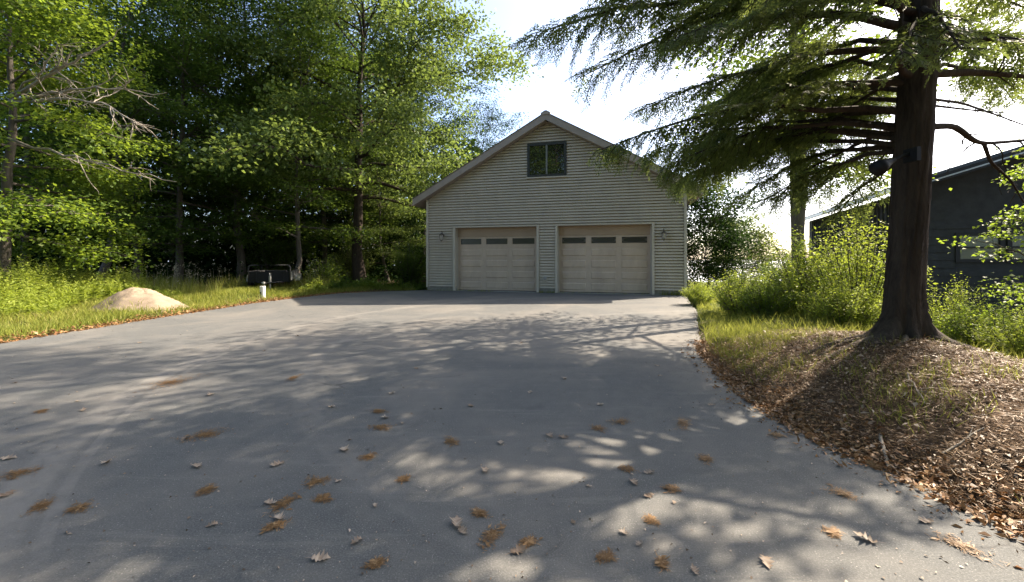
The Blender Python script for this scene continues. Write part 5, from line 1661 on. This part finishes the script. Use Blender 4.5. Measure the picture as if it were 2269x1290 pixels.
for q, (px, py, s) in enumerate(leaf_px):
    p = on_ground(px, py)
    o = link('fallen_leaf', leaf_meshes[q % 6], None, loc=(p[0], p[1], 0.003))
    sz_ = 0.086 * s
    o.scale = (sz_, sz_, sz_)
    o.rotation_euler = (rl.uniform(-0.12, 0.12), rl.uniform(-0.12, 0.12), rl.uniform(0, 6.28))
    near_clump = min(math.hypot(p[0] - on_ground(c[0], c[1])[0], p[1] - on_ground(c[0], c[1])[1]) for c in clump_px)
    look = ('flat', 'slightly curled', 'half curled', 'cupped', 'well curled', 'tightly curled')[q % 6]
    if s >= 1.1: look = 'large ' + look
    elif s <= 0.8: look = 'small ' + look
    where = 'towards the lawn' if p[0] < -2.2 else ('towards the garage' if p[1] > 4.2 else ('towards the leafy bank' if p[0] > 0.8 else 'on the middle of the drive'))
    lb = look + ' dead oak leaf ' + ('touching a needle patch ' if near_clump < 0.22 else 'alone on asphalt ') + where
    tag(o, lb, 'leaf', 'fallen oak leaves on the drive')

for q, (px, py, wpx) in enumerate(clump_px):
    rng = np.random.default_rng(300 + q)
    p = on_ground(px, py)
    R = wpx / FPX * p[1] * 0.5 * 1.05
    n = int(190 + 4000 * min(R, 0.4) ** 1.5)
    a = rng.uniform(0, 6.283, n)
    lob = 1 + 0.45 * np.sin(2 * a + q * 1.7) + 0.25 * np.sin(3 * a + 2 * q) + 0.18 * np.sin(5 * a + q * 3)
    lob = np.clip(lob, 0.55, 1.3)
    rr = np.minimum(np.abs(rng.normal(0, 0.48, n)), rng.uniform(0.75, 1.0, n)) * R * lob
    th_ = rng.uniform(0, 3.14)
    el_ = rng.uniform(0.45, 0.9)
    ux, uy = rr * np.cos(a), rr * np.sin(a) * el_
    P = np.stack([ux * math.cos(th_) - uy * math.sin(th_), ux * math.sin(th_) + uy * math.cos(th_), 0.002 + rng.uniform(0, 0.007, n) * np.exp(-(rr / R) ** 2)], 1)
    L = rng.uniform(0.010, 0.042, n)
    D = rng.normal(0, 1, (n, 3)); D[:, 2] = np.abs(D[:, 2]) * 0.03
    lv = Leaves()
    lv.add(P, D, unit(rng.normal(0, 0.08, (n, 3)) + [0, 0, 1]), L, np.where(rng.uniform(0, 1, n) < 0.10, L * 0.4, rng.uniform(0.0025, 0.005, n)), np.clip(rng.normal(0.55, 0.25, n), 0, 1))
    o = link('needle_clump', lv.mesh('needle_clump', 0.1, 0.5), M['dryneedle'], loc=(p[0], p[1], 0.001))
    size = 'broad' if R > 0.20 else ('small' if R > 0.115 else 'tiny')
    shape = 'long narrow' if el_ < 0.60 else ('oval' if el_ < 0.76 else 'round')
    near_leaf = min(math.hypot(p[0] - on_ground(c[0], c[1])[0], p[1] - on_ground(c[0], c[1])[1]) for c in leaf_px)
    side = 'towards the lawn' if p[0] < -2.2 else ('towards the garage' if p[1] > 4.2 else ('towards the leafy bank' if p[0] > 0.8 else 'on the middle of the drive'))
    tag(o, size + ' ' + shape + ' patch of orange needles ' + ('touching a leaf ' if near_leaf < 0.22 else '') + side, 'needle patch', 'needle patches on the drive')

# grit, seeds and leaf crumbs
rng = np.random.default_rng(401)
n = 2600
Y = 1.4 + rng.uniform(0, 1, n) ** 1.6 * 12
X = np.clip(rng.uniform(-1.4, 1.2, n) * Y, xL(Y) + 0.1, xR(Y) - 0.05)
ok = Y < wall_y(X) - 0.3
X, Y = X[ok], Y[ok]; n = len(X)
lv = Leaves()
L = rng.uniform(0.006, 0.022, n) * np.where(rng.uniform(0, 1, n) < 0.06, 1.8, 1.0)
lv.add(np.stack([X, Y, np.full(n, 0.004)], 1), rng.normal(0, 1, (n, 3)) * [1, 1, 0.2], unit(rng.normal(0, 0.4, (n, 3)) + [0, 0, 1]), L, L * rng.uniform(0.2, 0.8, n), rng.uniform(0, 1, n))
o = link('drive_debris', lv.mesh('drive_debris', 0.3), M['oakdead'])
tag(o, 'tiny leaf crumbs and grit scattered over the asphalt', 'debris', kind='stuff')
